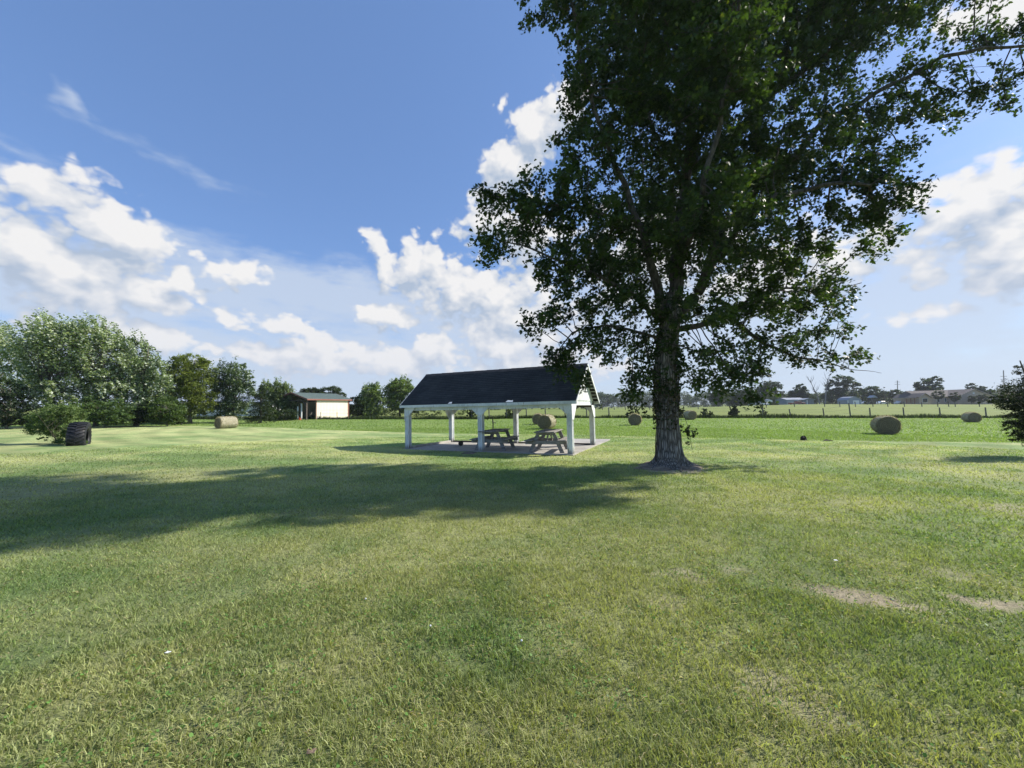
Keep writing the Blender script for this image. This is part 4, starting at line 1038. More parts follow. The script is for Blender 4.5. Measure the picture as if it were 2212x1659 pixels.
# ================================================================== TREES ON THE LEFT
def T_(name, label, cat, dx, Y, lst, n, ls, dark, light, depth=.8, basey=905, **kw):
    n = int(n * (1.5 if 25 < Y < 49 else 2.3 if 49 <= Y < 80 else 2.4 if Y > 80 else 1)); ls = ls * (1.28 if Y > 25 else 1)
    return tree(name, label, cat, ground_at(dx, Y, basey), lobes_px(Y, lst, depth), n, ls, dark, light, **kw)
DG, LG, PL_ = (.075, .125, .05), (.25, .32, .13), (.52, .57, .46)
WIND = (-.55, 0, .85)
T_('silver_leaved_tree', 'silvery wind-blown tree cut by the left edge of the photo behind the bush', 'tree', -30, 36, [(-40, 800, 90, 75), (0, 745, 45, 45), (20, 830, 50, 50), (-80, 740, 80, 60)], 9000, .16, DG, LG, pale=PL_, palefrac=.32, shoots=.7, sdir=WIND, seed=21, trunk_r=.2)
T_('silver_leaved_tree', 'tallest pale green tree with ragged wind-swept top, directly above the small bush and tyre', 'tree', 110, 35, [(100, 745, 70, 52), (150, 760, 60, 60), (70, 790, 50, 50), (125, 820, 65, 50), (110, 715, 40, 22), (150, 860, 60, 30), (90, 860, 50, 30)], 17000, .15, DG, LG, pale=PL_, palefrac=.34, shoots=.75, sdir=WIND, seed=22, trunk_r=.2, clump=.24)
T_('silver_leaved_tree', 'silvery tree with sky showing through its middle, between the tallest one and the sloping one', 'tree', 215, 36, [(205, 735, 55, 42), (240, 780, 55, 55), (190, 800, 40, 45), (215, 850, 55, 40), (200, 712, 36, 20), (260, 850, 40, 40)], 13500, .15, DG, LG, pale=PL_, palefrac=.38, shoots=.75, sdir=WIND, seed=23, trunk_r=.17, clump=.24)
T_('silver_leaved_tree', 'silvery tree whose crown slopes down to the right towards the yellow-green tree', 'tree', 300, 37, [(285, 775, 42, 45), (320, 810, 36, 42), (345, 830, 26, 36), (300, 850, 48, 36), (325, 875, 40, 22), (270, 750, 26, 24), (352, 790, 12, 16)], 13000, .14, (.065, .115, .05), (.20, .27, .12), pale=PL_, palefrac=.28, shoots=.75, sdir=(-.2, 0, .95), seed=24, trunk_r=.15, clump=.24)
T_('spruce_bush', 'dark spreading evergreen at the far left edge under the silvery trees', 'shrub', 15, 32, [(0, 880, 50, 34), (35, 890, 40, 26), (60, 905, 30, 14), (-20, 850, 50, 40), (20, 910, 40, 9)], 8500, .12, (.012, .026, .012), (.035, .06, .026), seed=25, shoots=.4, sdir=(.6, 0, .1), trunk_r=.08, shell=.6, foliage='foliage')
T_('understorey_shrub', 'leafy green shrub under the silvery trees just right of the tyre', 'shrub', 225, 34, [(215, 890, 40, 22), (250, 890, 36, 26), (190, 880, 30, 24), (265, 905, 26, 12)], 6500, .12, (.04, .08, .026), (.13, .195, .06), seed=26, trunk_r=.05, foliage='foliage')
T_('understorey_shrub', 'dark shrub filling the gap below the sloping silvery tree', 'shrub', 300, 36, [(290, 898, 36, 18), (320, 890, 30, 24), (250, 905, 22, 10)], 5000, .12, (.014, .03, .012), (.04, .065, .025), seed=27, trunk_r=.05, foliage='foliage')
T_('round_bush', 'rounded olive green bush in front of the yellow-green tree', 'shrub', 362, 36, [(362, 885, 32, 28), (345, 898, 26, 16), (380, 900, 20, 14)], 5500, .11, (.04, .075, .02), (.12, .18, .045), seed=28, trunk_r=.05, foliage='foliage', shell=.7)
T_('broadleaf_tree', 'tall rounded yellow-green tree between the silvery trees and the dark round-topped tree', 'tree', 415, 41, [(405, 810, 48, 42), (425, 840, 40, 50), (385, 800, 30, 30), (412, 785, 30, 20), (405, 870, 46, 30), (440, 865, 26, 34), (440, 805, 22, 30)], 16000, .13, (.085, .12, .024), (.22, .265, .06), seed=29, trunk_r=.18, shell=.55, clump=.22)
T_('small_plum_tree', 'small dark purplish tree squeezed behind the yellow-green tree', 'tree', 362, 45, [(368, 835, 22, 26), (360, 860, 20, 22)], 2500, .14, (.022, .018, .02), (.06, .045, .045), seed=30, trunk_r=.08)
T_('broadleaf_tree', 'dark green round-topped tree with pale leaf undersides behind the leftmost hay bale', 'tree', 500, 43, [(495, 820, 38, 34), (515, 815, 28, 28), (480, 850, 26, 34), (520, 855, 30, 34), (500, 885, 36, 24), (540, 830, 10, 18)], 14000, .13, (.032, .065, .026), (.11, .165, .06), pale=(.36, .42, .34), palefrac=.22, seed=31, trunk_r=.16, shoots=.3, sdir=(.2, 0, .9), clump=.23)
def conifer(name, label, dx, Y, topdy, halfw, basedy, n, dark, light, seed, cat='evergreen tree', ls=.10, group=None):
    rs = np.random.RandomState(seed); g = ground_at(dx, Y, basedy); top = at(dx, topdy, Y).z; w = at(dx + halfw, basedy, Y).x - at(dx, basedy, Y).x; H = top - g.z
    root = empty(name, g, label, cat, group); P = []; T = []
    nb = int(n / 34)
    for i in range(nb):
        t = 1 - (rs.rand() ** .62); z = .05 * H + t * H * .93; a = rs.rand() * 6.283; r = w * (1 - t) ** .8 * (.75 + .4 * rs.rand()) + .05
        m = 34; s = rs.rand(m) ** .6
        q = np.c_[np.cos(a) * r * s, np.sin(a) * r * s, z - .12 * r * s + rs.normal(0, .03 * H ** .5, m)]; q[:, :2] += rs.normal(0, .09, (m, 2)) * (w * .4)
        P.append(q); T.append(np.full(m, rs.rand()))
    P = np.concatenate(P); T = np.concatenate(T); P = P[P[:, 2] > .03]; T = T[:len(P)]
    V, L, S_, Cc = leaves_poly(P, ls * (.6 + .8 * rs.rand(len(P))), rs, RHOMB, leafcolor(T, rs, dark, light), .3)
    npmesh('crown', V, L, S_, M_leaf, root, Cc)
    MB().tube([(0, 0, -.1), (0, 0, H * .5), (0, 0, H * .96)], [w * .06 + .04, w * .04 + .02, .01], 8).build('trunk', M_bark, root, True)
    return root
conifer('juniper', 'dark pointed evergreen standing right of the leftmost hay bale', 563, 42, 828, 30, 910, 9000, (.014, .028, .010), (.04, .062, .02), 32)
conifer('juniper', 'small dark evergreen between the round bush and the yellow-green tree', 392, 39, 868, 14, 912, 2500, (.012, .026, .010), (.035, .055, .02), 132)
T_('broadleaf_tree', 'pale green feathery tree behind the pointed dark evergreen', 'tree', 598, 50, [(590, 850, 26, 24), (610, 858, 24, 28), (575, 840, 14, 16), (600, 880, 30, 18), (630, 872, 14, 18)], 8500, .13, (.07, .115, .034), (.20, .26, .09), pale=(.42, .48, .30), palefrac=.18, seed=33, trunk_r=.1, shoots=.4, sdir=(.1, 0, 1), clump=.24)
T_('broadleaf_tree', 'thin wispy small tree just left of the open shed', 'tree', 628, 54, [(626, 862, 12, 14), (620, 878, 14, 12), (633, 880, 9, 12)], 1500, .13, (.03, .05, .022), (.075, .10, .045), seed=34, trunk_r=.05, shoots=.5)
T_('hedge_bush', 'low rounded dark bush beside the open end of the shed', 'shrub', 622, 47, [(618, 897, 24, 12), (600, 900, 16, 9), (632, 899, 12, 9)], 3500, .10, (.018, .036, .012), (.05, .08, .024), seed=35, trunk_r=.03, foliage='foliage', shell=.7)
T_('hedge_bush', 'light green leafy shrub right of the pointed dark evergreen', 'shrub', 590, 46, [(588, 896, 14, 14), (578, 903, 10, 7)], 2200, .10, (.045, .08, .02), (.12, .17, .05), seed=36, trunk_r=.03, foliage='foliage')
T_('flat_topped_tree', 'flat-topped thin tree rising behind the open end of the shed', 'tree', 672, 72, [(672, 846, 22, 8), (655, 852, 12, 6), (690, 852, 14, 7)], 2600, .19, (.028, .045, .02), (.075, .10, .04), seed=37, trunk_r=.12)
T_('flat_topped_tree', 'broad uneven tree rising behind the middle of the shed roof', 'tree', 715, 72, [(712, 846, 24, 11), (700, 860, 26, 10), (732, 856, 16, 9), (745, 866, 12, 8)], 3600, .19, (.028, .048, .02), (.08, .11, .04), seed=38, trunk_r=.12)
T_('broadleaf_tree', 'bright bushy tree between the shed and the pavilion, left of the taller one', 'tree', 800, 58, [(803, 850, 22, 18), (790, 868, 24, 18), (815, 872, 20, 20), (800, 888, 28, 12), (778, 880, 12, 14)], 10500, .15, (.075, .13, .04), (.26, .34, .12), pale=(.34, .38, .22), palefrac=.12, seed=39, trunk_r=.14, shoots=.5, sdir=(.35, 0, .9))
T_('broadleaf_tree', 'tall rounded tree touching the left end of the pavilion roof', 'tree', 862, 60, [(862, 838, 28, 19), (845, 850, 18, 16), (880, 850, 18, 18), (858, 868, 26, 20), (880, 880, 16, 16)], 11500, .15, (.065, .12, .036), (.24, .32, .11), pale=(.34, .38, .22), palefrac=.1, seed=40, trunk_r=.15, shoots=.3, sdir=(.35, 0, .9))
T_('hedge_bush', 'dark green bush against the right end of the shed', 'shrub', 772, 57, [(765, 872, 14, 16), (775, 886, 16, 14), (762, 893, 10, 9)], 3200, .13, (.02, .04, .016), (.06, .09, .03), seed=41, trunk_r=.05, foliage='foliage')
# far roadside growth behind the pavilion: one tangle nobody could count
def mass(name, label, xs, Y, dY, topf, basez, n, ls, dark, light, seed, clumpn=260):
    rs = np.random.RandomState(seed); x0, x1 = xs; P = []; T = []
    for i in range(clumpn):
        dx = x0 + (x1 - x0) * rs.rand(); yy = Y + dY * (rs.rand() - .2); top = at(dx, topf(dx), Y).z * 1.0; g = ground_at(dx, yy); H = max(.6, (top - g.z)); z = g.z + H * (.05 + .9 * rs.rand() ** .75)
        r = H * (.12 + .12 * rs.rand()); m = n // clumpn; q = rs.normal(0, 1, (m, 3)); q /= np.linalg.norm(q, axis=1)[:, None]; q *= (rs.rand(m)[:, None] ** .4) * r * np.array([1.2, 1, .8])
        P.append(np.array([g.x, yy, min(z, g.z + H - r * .6)]) + q); T.append(np.full(m, rs.rand()))
    P = np.concatenate(P); T = np.concatenate(T)
    V, L, S_, Cc = leaves_poly(P, ls * (.6 + .8 * rs.rand(len(P))), rs, RHOMB, leafcolor(T, rs, dark, light), .5)
    return tag(npmesh(name, V, L, S_, M_leaf, None, Cc), label, 'woods' if 'wood' in name else 'hedgerow', kind='stuff')
mass('hedgerow', 'tangled hedgerow of shrubs running behind the pavilion beyond the field', (750, 1010), 60, 4, lambda x: 877 + 5 * math.sin(x * .05) + 3 * math.sin(x * .17), 0, 15000, .15, (.03, .055, .02), (.11, .15, .055), 50, 300)
mass('hedgerow', 'far hedgerow seen low between the pavilion posts', (990, 1300), 110, 8, lambda x: 868 + 5 * math.sin(x * .045) + 3 * math.sin(x * .13), 0, 15000, .28, (.026, .045, .022), (.075, .105, .05), 51, 240)
mass('far_woods', 'distant blue-green wood on the horizon between the pavilion and the maple trunk', (1130, 1560), 300, 40, lambda x: 846 + 3.5 * math.sin(x * .03) + 2 * math.sin(x * .11) + 2 * math.sin(x * .27), 0, 46000, .95, (.030, .052, .026), (.062, .092, .038), 52, 700)
mass('far_woods', 'distant low wood on the horizon behind the houses', (1540, 2230), 300, 60, lambda x: 847 - max(0, x - 2080) * .14 + 3 * math.sin(x * .03) + 2 * math.sin(x * .12), 0, 46000, .95, (.030, .052, .026), (.06, .088, .038), 53, 700)
mass('far_woods', 'low far tree line on the left horizon glimpsed behind the trees', (-200, 760), 170, 20, lambda x: 880, 0, 16000, .5, (.026, .045, .022), (.06, .085, .04), 54, 260)

# ------------------------------------------------------------------ trees on the right
mass('tree_line', 'dark unbroken tree line standing behind the far sheds and cars', (1545, 2000), 178, 14, lambda x: 851 + 3.5 * math.sin(x * .05) + 3 * math.sin(x * .13) + 2 * math.sin(x * .31), 0, 36000, .5, (.022, .042, .022), (.058, .09, .040), 55, 520)
RD, RL_ = (.022, .042, .021), (.062, .095, .040)
rt = [('broadleaf_tree', 'light feathery tree right of the maple trunk above the far field', 1552, 150, [(1552, 842, 16, 12), (1545, 858, 18, 12), (1562, 860, 16, 14)], 2600, (.03, .05, .024), (.075, .10, .05)),
      ('broadleaf_tree', 'dark spreading tree just left of the two tiny sheds', 1600, 155, [(1590, 852, 24, 12), (1612, 848, 18, 13), (1600, 864, 30, 11)], 3600, RD, RL_),
      ('broadleaf_tree', 'tall dark tree rising behind the left end of the long grey shed', 1664, 160, [(1664, 838, 22, 16), (1645, 848, 20, 13), (1680, 855, 14, 13), (1655, 863, 36, 11)], 5200, RD, RL_),
      ('broadleaf_tree', 'cone-shaped dark tree behind the right end of the long grey shed', 1727, 165, [(1727, 838, 13, 9), (1727, 850, 20, 9), (1730, 862, 24, 10)], 3600, RD, RL_),
      ('broadleaf_tree', 'tallest open-crowned tree between the small grey shed and the barn shed', 1822, 160, [(1818, 822, 22, 11), (1838, 832, 18, 9), (1800, 836, 16, 12), (1855, 846, 14, 7), (1815, 855, 34, 14)], 5400, RD, RL_),
      ('broadleaf_tree', 'broad dark tree behind the small barn shed', 1882, 165, [(1880, 846, 22, 11), (1895, 852, 20, 11), (1870, 860, 26, 12)], 3800, RD, RL_),
      ('broadleaf_tree', 'dark round tree right of the play tower', 1936, 165, [(1935, 851, 16, 9), (1940, 862, 18, 10)], 2200, RD, RL_),
      ('broadleaf_tree', 'dense dark tree rising above the left half of the brick house roof', 2005, 150, [(1995, 832, 16, 14), (2018, 828, 14, 15), (2005, 848, 24, 16), (1975, 856, 14, 12), (2028, 842, 8, 10)], 5200, RD, RL_),
      ('broadleaf_tree', 'small dark tree peeking over the right gable of the brick house', 2098, 165, [(2098, 837, 10, 9), (2104, 850, 16, 10)], 1800, RD, RL_),
      ('broadleaf_tree', 'dark tree at the right corner of the brick house', 2122, 155, [(2122, 842, 12, 9), (2130, 855, 20, 14), (2150, 862, 22, 12)], 3200, RD, RL_)]
for i, (nm, lb, dx, Y, ls_, n, d, l) in enumerate(rt): T_(nm, lb, 'tree', dx, Y, ls_, n, .42, d, l, seed=60 + i, trunk_r=.3, basey=872, clump=.2)
conifer('spruce', 'blue-grey spruce in front of the tallest far tree', 1798, 150, 843, 12, 872, 1500, (.016, .030, .022), (.035, .06, .045), 80, ls=.36)
conifer('spruce', 'dark narrow spruce between the play tower and the white parked cars', 1912, 158, 834, 12, 872, 1600, (.016, .028, .014), (.04, .06, .028), 81, ls=.36)
conifer('spruce', 'round light green conifer left of the play tower', 1872, 140, 858, 9, 875, 900, (.03, .045, .016), (.075, .10, .035), 82, ls=.3)
conifer('spruce', 'dark blue-green spruce left of the brick house carport', 1960, 150, 845, 13, 872, 1500, (.012, .024, .018), (.03, .048, .034), 83, ls=.36)
def bare_tree(label, pts, Y, seed):
    base = ground_at(pts[0][0], Y, 872); root = empty('bare_tree', base, label, 'dead tree', 'bare dead trees'); rnd = random.Random(seed); mb = MB()
    P = [Vector((0, 0, -.2))] + [at(x, y, Y) - base for x, y in pts[1:]]
    mb.tube(P, [.30 * (1 - .8 * i / (len(P) - 1)) for i in range(len(P))], 6)
    mb.build('trunk', simple('dead_bark', (.20, .18, .17), (.28, .26, .25), 4, .9), root)
    b = MB()
    for k in range(16):
        i = rnd.randint(1, len(P) - 2); a = P[i].lerp(P[i + 1], rnd.random()); s = rnd.choice((-1, 1)); L = rnd.uniform(1.2, 3.4)
        m_ = a + Vector((s * L * .35, rnd.uniform(-.6, .6), L * .45)); e = m_ + Vector((s * L * rnd.uniform(.05, .35), rnd.uniform(-.5, .5), L * .6)); b.tube([a, m_, e], [.09, .06, .02], 4, False)
        b.tube([m_, m_ + Vector((-s * L * .1, .2, L * .4))], [.04, .015], 4, False)
    b.build('branches', bpy.data.materials['dead_bark'], root)
bare_tree('bare leafless tree leaning left between the far dark trees', [(1771, 872), (1766, 855), (1757, 838), (1750, 822)], 158, 1)
bare_tree('upright bare leafless tree beside the tallest far tree', [(1782, 872), (1784, 850), (1786, 832), (1788, 818)], 158, 2)

# ================================================================== METAL SHED (left)
def metal(name, c, c2, rib=0):
    m, t, p = material(name); p.inputs['Roughness'].default_value = .5; tc = N(t, 'ShaderNodeTexCoord'); n = noise(t, tc.outputs['Object'], .7, 6, .65)
    t.links.new(mixc(t, sstep(t, n.outputs[0], .3, .8), (*c, 1), (*c2, 1)), p.inputs['Base Color']); return m
M_cream = metal('cream_metal', (.84, .77, .62), (.76, .69, .54)); M_green = metal('green_metal_roof', (.13, .17, .145), (.17, .21, .18)); M_redt = metal('red_brown_trim', (.20, .075, .055), (.26, .11, .08)); M_galv = metal('grey_metal', (.22, .26, .33), (.28, .32, .38))
A0 = ground_at(682, 49.5, 905); A1 = ground_at(753, 54.5, 905)      # front wall, left and right ends
ux = Vector((A1.x - A0.x, A1.y - A0.y, 0)); SL = ux.length; rz_ = math.atan2(ux.y, ux.x); zb = min(A0.z, A1.z) - .02
shed = empty('metal_shed', (A0.x, A0.y, zb), 'cream metal pole shed with green roof and open left end', 'shed', rz=rz_)
WD, WH, RH = 5.4, 2.62, 3.55
def corrugated(x0, x1, y, z0, z1, step=.23):
    mb = MB(); n = int((x1 - x0) / step)
    for k in range(n):
        a = x0 + (x1 - x0) * k / n; b = x0 + (x1 - x0) * (k + 1) / n; mb.box(a, b - .03, y, y + .03, z0, z1).box(b - .03, b, y - .02, y + .03, z0, z1)
    return mb
corrugated(0, SL, 0, 0, WH).build('wall', M_cream, shed)
MB().box(SL - .03, SL, .035, WD, 0, WH).build('wall', M_cream, shed)
MB().box(0, SL, WD, WD + .03, 0, WH).build('wall', M_cream, shed)
OH = 1.5      # open canopy end reaches left of the closed wall
def slope(s):
    y0, y1 = (-.28, WD / 2) if s == 0 else (WD + .28, WD / 2)
    mb = MB(); n = int((SL + OH + .5) / .3)
    for k in range(n):
        a = -OH + (SL + OH + .3) * k / n; b = -OH + (SL + OH + .3) * (k + 1) / n
        for (p, q, h) in ((a, b - .04, 0), (b - .04, b, .03)):
            mb.prism([(p, y0, WH + .03 + h), (p, y1, RH + h), (p, y1, RH - .03), (p, y0, WH)], (q - p, 0, 0))
    return mb
rr_ = slope(0).build('roof', M_green, shed); slope(1).build('roof_slope', M_green, rr_)
MB().box(-OH, SL + .3, -.31, -.282, WH - .15, WH + .03).build('eave_trim', M_redt, shed)
MB().box(.0, .09, -.05, -.022, 0, WH - .02).build('corner_trim', M_redt, shed); MB().box(SL - .14, SL + .02, -.05, -.022, 0, WH - .02).build('corner_trim', M_redt, shed)
for s in (0, 1):
    y0, y1 = (-.3, WD / 2) if s == 0 else (WD + .3, WD / 2)
    for x in (-OH - .03, SL + .3): MB().prism([(x, y0, WH - .14), (x, y1, RH - .14), (x, y1, RH + .05), (x, y0, WH + .05)], (.03, 0, 0)).build('barge_board', M_redt, shed)
for y in (.05, WD - .1):
    MB().box(-OH + .15, -OH + .32, y, y + .16, -.1, WH - .05).build('canopy_post', M_darkwood, shed)
    for d in (-1, 1):
        if (y < 1 and d < 0) or (y > 1 and d > 0): continue
        MB().bar((-OH + .23, y + .08, WH - .9), (-OH + .23, y + .08 + d * .8, WH - .08), .1, .12, (1, 0, 0)).build('knee_brace', M_darkwood, shed)
for x in (-OH + .23, 0, SL / 2, SL - .2):
    t_ = MB().box(x - .04, x + .04, .04, WD - .04, WH - .2, WH - .04)
    for k in (1, 2, 3): t_.bar((x, k * WD / 4, WH - .05), (x, k * WD / 4, WH + (RH - WH) * (1 - abs(k - 2) / 2) - .06), .06, .08, (1, 0, 0))
    t_.build('truss', M_darkwood, shed)
for (dx, ht) in ((962 * .72, 1.0), (1011 * .72, 1.0)):
    g = ground_at(dx, 48.5, 904); 
    o = MB().tube([(0, 0, -.1), (0, 0, ht)], .03, 6).build('stake', M_darkwood); o.location = g; tag(o, 'thin dark stake in front of the cream shed wall, ' + ('left one' if dx < 700 else 'right one'), 'stake', 'stakes by the shed')
for (dx, lab) in ((643, 'white post at the shed opening, left of the pair'), (651, 'white post at the shed opening, right of the pair beside the orange marker')):
    g = ground_at(dx, 49.0, 905); h = 2.0 if dx == 651 else 1.6
    mb = MB().tube([(0, 0, -.1), (0, 0, h)], .09, 10); mb.tube([(0, 0, h), (0, 0, h + .05), (0, 0, h + .09)], [.11, .11, .03], 10)
    o = mb.build('white_post', M_paint); o.location = g; tag(o, lab, 'post', 'white posts by the shed')
g = ground_at(648, 48.2, 905); cone = empty('orange_marker', g, 'small orange marker on the ground by the shed opening', 'marker')
M_or = simple('orange_plastic', (.62, .13, .045), None, rough=.5); MB().tube([(0, 0, .03), (0, 0, .1), (0, 0, .46)], [.17, .15, .04], 12).build('marker_cone', M_or, cone, True); MB().box(-.2, .2, -.2, .2, 0, .03).build('marker_base', M_or, cone)
# pale house glimpsed behind the trees
def plain_house(loc, rz, w, d, h, rh, wall, roof, label, name='house', cat='house', win=(), ridge='x', door=None, over=.35, group=None):
    t = empty(name, loc, label, cat, group, rz)
    MB().box(0, w, 0, d, -.6, h).build('wall', wall, t)
    r = MB()
    if ridge == 'x':
        r.prism([(-over, -over, h - .02), (-over, d / 2, h + rh), (-over, d + over, h - .02), (-over, d + over, h - .14), (-over, d / 2, h + rh - .13), (-over, -over, h - .14)], (w + 2 * over, 0, 0))
        MB().prism([(.01, .01, h), (.01, d - .01, h), (.01, d / 2, h + rh * .93)], (w - .02, 0, 0)).build('gable', wall, t)
    else:
        r.prism([(-over, -over, h - .02), (w / 2, -over, h + rh), (w + over, -over, h - .02), (w + over, -over, h - .14), (w / 2, -over, h + rh - .13), (-over, -over, h - .14)], (0, d + 2 * over, 0))
        MB().prism([(.01, .01, h), (w - .01, .01, h), (w / 2, .01, h + rh * .93)], (0, d - .02, 0)).build('gable', wall, t)
    r.build('roof', roof, t)
    for (x0, x1, z0, z1) in win:
        f = MB().box(x0 - .08, x1 + .08, -.05, -.003, z0 - .08, z1 + .08).build('window', M_paint, t); MB().box(x0, x1, -.06, -.052, z0, z1).build('pane', M_glass, f)
    if door: MB().box(door[0], door[1], -.05, -.003, .02, door[2]).build('door', M_white2, t)
    return t
M_glass = simple('dark_window_glass', (.02, .025, .03), None, rough=.1, spec=.5); M_white2 = simple('white_panel', (.72, .74, .76), None, rough=.5)
M_brick = simple('tan_brick', (.42, .33, .27), (.50, .40, .33), 3, .9); M_roofb = simple('grey_brown_shingle', (.085, .075, .075), (.125, .11, .105), 1.5, .9); M_roofg = metal('grey_shed_roof', (.20, .23, .28), (.25, .28, .34)); M_dgrey = simple('dark_grey_siding', (.13, .15, .19), (.17, .19, .24), 2, .7)
g = ground_at(425, 62, 890); plain_house((g.x, g.y, g.z), R(12), 11, 6, 2.2, 1.0, M_white2, M_roofg, 'white low building glimpsed through the trees behind the leftmost hay bale', cat='building', win=((2, 3, 1, 1.8), (6, 7, 1, 1.8)))

# ================================================================== FENCES
M_post = simple('grey_fence_wood', (.10, .095, .085), (.17, .16, .14), 6, .9); M_wire = simple('wire', (.10, .10, .10), None, rough=.6)
def fence(label, items, name='wire_fence', rad=.075, wires=3, ext=(-76, 76), wy=50):
    g0 = items[0]; t = empty(name, (g0[0], g0[1], tz(g0[0], g0[1])), label, 'fence'); o = Vector(t.location); rnd = random.Random(len(items))
    for (x, y, h, lean) in items:
        z = tz(x, y); a = Vector((x, y, z - .3)); b = Vector((x + lean * h, y, z + h))
        MB().tube([a - o, a.lerp(b, .5) - o, b - o, b + Vector((0, 0, .02)) - o], [rad * 1.1, rad, rad * .92, rad * .5], 8).build('post', M_post, t)
    xs = [ext[0]] + [i[0] for i in items] + [ext[1]]; ys = [items[0][1]] + [i[1] for i in items] + [items[-1][1]]; hs = [1.2] + [i[2] for i in items] + [1.2]
    for k in range(wires):
        f = (k + 1) / (wires + .25); mb = MB(); pts = []
        for i in range(len(xs) - 1):
            for s in range(3):
                u = s / 3; x = xs[i] + (xs[i + 1] - xs[i]) * u; y = ys[i] + (ys[i + 1] - ys[i]) * u; h = hs[i] + (hs[i + 1] - hs[i]) * u
                pts.append(Vector((x, y - rad, tz(x, y) + h * f - .05 * math.sin(math.pi * u))) - o)
        mb.tube(pts, .006, 4, False).build('wire', M_wire, t)
    return t
src = [1416, 1468, 1520, 1580, 1637, 1696, 1761, 1828, 2290, 2374, 2474, 2553, 2612, 2713, 2822, 2960, 3060]
near = []
for i, s_ in enumerate(src):
    big_ = s_ in (2713, 2822); near.append((ground_at(s_ * .72, 50, 905).x, 50, {2374: 1.15, 2474: 1.25, 2553: 1.95, 2612: 1.3}.get(s_, 1.35 if not big_ else 1.35), {2374: -.16, 2474: -.1, 2553: -.07}.get(s_, -.02)))
fence('low wire fence with weathered grey posts along the near edge of the far field', near)
src2 = [1808, 1843, 1877, 1911, 1950, 2014, 2095, 2300, 2385, 2475, 2521, 2568, 2620, 2665, 2715, 2767, 2815, 2848, 2867, 2940, 3010, 3080]
fence('second thin fence farther back across the pasture in front of the houses', [(ground_at(s_ * .72, 104, 885).x, 104, 1.25 + .3 * ((i * 37) % 5) / 5, -.05 * ((i * 13) % 3)) for i, s_ in enumerate(src2)], rad=.10, wires=2, ext=(38, 155))
# shrubs in the fence row
for i, (dx, top, hw, n, lab, d, l) in enumerate([(1584, 876, 9, 1500, 'narrow grey-green shrub in the near fence row, second right of the maple trunk', (.03, .045, .025), (.07, .09, .05)), (1524, 884, 14, 700, 'small leafy sapling in the near fence row beside the far bale', (.03, .05, .018), (.08, .12, .04)),
        (1648, 880, 7, 500, 'stubby vine-covered stump in the near fence row', (.035, .045, .025), (.075, .085, .045)), (1364, 872, 13, 900, 'leafy sapling in the fence row behind the bale left of the maple', (.03, .045, .02), (.075, .10, .04)), (1470, 878, 9, 900, 'dark shrub in the fence row touching the right side of the maple trunk', (.02, .032, .018), (.05, .07, .035)),
        (1100, 882, 9, 700, 'small sapling in the near fence row seen inside the pavilion', (.03, .05, .02), (.09, .12, .045)), (1018, 880, 10, 800, 'small sapling in the near fence row seen through the left bay of the pavilion', (.03, .05, .02), (.09, .12, .045))]):
    y0 = (top + 901) / 2; T_('fence_row_shrub', lab, 'shrub', dx, 50.3, [(dx, top + 6, hw * .8, 7), (dx + hw * .3, y0 + 3, hw, 8), (dx - hw * .4, 895, hw * .7, 6)], n, .13, d, l, seed=90 + i, trunk_r=.035, basey=901, foliage='foliage', shoots=.4)

# ================================================================== FAR BUILDINGS ON THE RIGHT
def fb(dx, Y, y=872): g = ground_at(dx, Y, y); return g
PXM = lambda Y: FPX / Y / DS        # photo units per metre at that depth
def gambrel(loc, w, d, h, rh, wall, roof, label, door):
    t = empty('barn_shed', loc, label, 'shed', 'small sheds by the far houses'); MB().box(0, w, 0, d, -.5, h).build('wall', wall, t)
    P = [(0, h), (w * .2, h + rh * .66), (w / 2, h + rh), (w * .8, h + rh * .66), (w, h)]
    MB().prism([(x, .02, z - .03) for x, z in P], (0, d - .04, 0)).build('gable', wall, t)
    O = [(-.15, h - .1), (w * .18, h + rh * .70), (w / 2, h + rh + .06), (w * .82, h + rh * .70), (w + .15, h - .1)]
    I = [(w + .03, h - .12), (w * .8, h + rh * .64), (w / 2, h + rh - .04), (w * .2, h + rh * .64), (-.03, h - .12)]
    MB().prism([(x, -.15, z) for x, z in O + I], (0, d + .3, 0)).build('roof', roof, t)
    MB().box(door[0], door[1], -.05, -.004, 0, door[2]).build('door', M_white2, t)
    for x in (0, w): MB().box(x - .12, x + .12, -.07, -.052, 0, h).build('corner_board', M_white2, t)
    return t
g = fb(1700, 150, 878); plain_house((g.x, g.y, g.z - .3), R(14), 9.6, 5, 2.35, .75, M_galv, M_roofg, 'long low grey metal shed beyond the pasture', name='long_shed', cat='shed', door=(8.6, 9.4, 2.0), over=.12)
g = fb(1737, 140, 878); t_ = plain_house((g.x, g.y, g.z - .3), R(-5), 3.5, 3.0, 2.0, .55, M_dgrey, M_roofg, 'little dark grey shed with white corner boards right of the long grey shed', name='garden_shed', cat='shed', door=(1.0, 1.25, 1.9), ridge='y', group='small sheds by the far houses')
g = fb(1832, 140, 876); gambrel((g.x, g.y, g.z - .3), 4.8, 4.5, 1.9, 1.15, M_galv, M_roofg, 'grey-blue barn-roofed shed with a white door', (1.9, 4.1, 1.7))
for (dx, w, h, lab) in ((1623, 1.6, 1.5, 'tiny pale shed, leftmost of three in a row across the pasture'), (1639, 1.5, 1.4, 'tiny pale shed in the middle of the row of three across the pasture'), (1658, 1.9, 1.8, 'tiny white shed, rightmost of three in a row across the pasture')):
    g = fb(dx, 140, 878); plain_house((g.x, g.y, g.z - .1), 0, w, 1.8, h, .5, M_white2 if dx == 1658 else M_galv, M_roofg, lab, name='tiny_shed', cat='shed', ridge='y', over=.08, group='tiny sheds across the pasture', door=(w * .3, w * .7, h * .85))
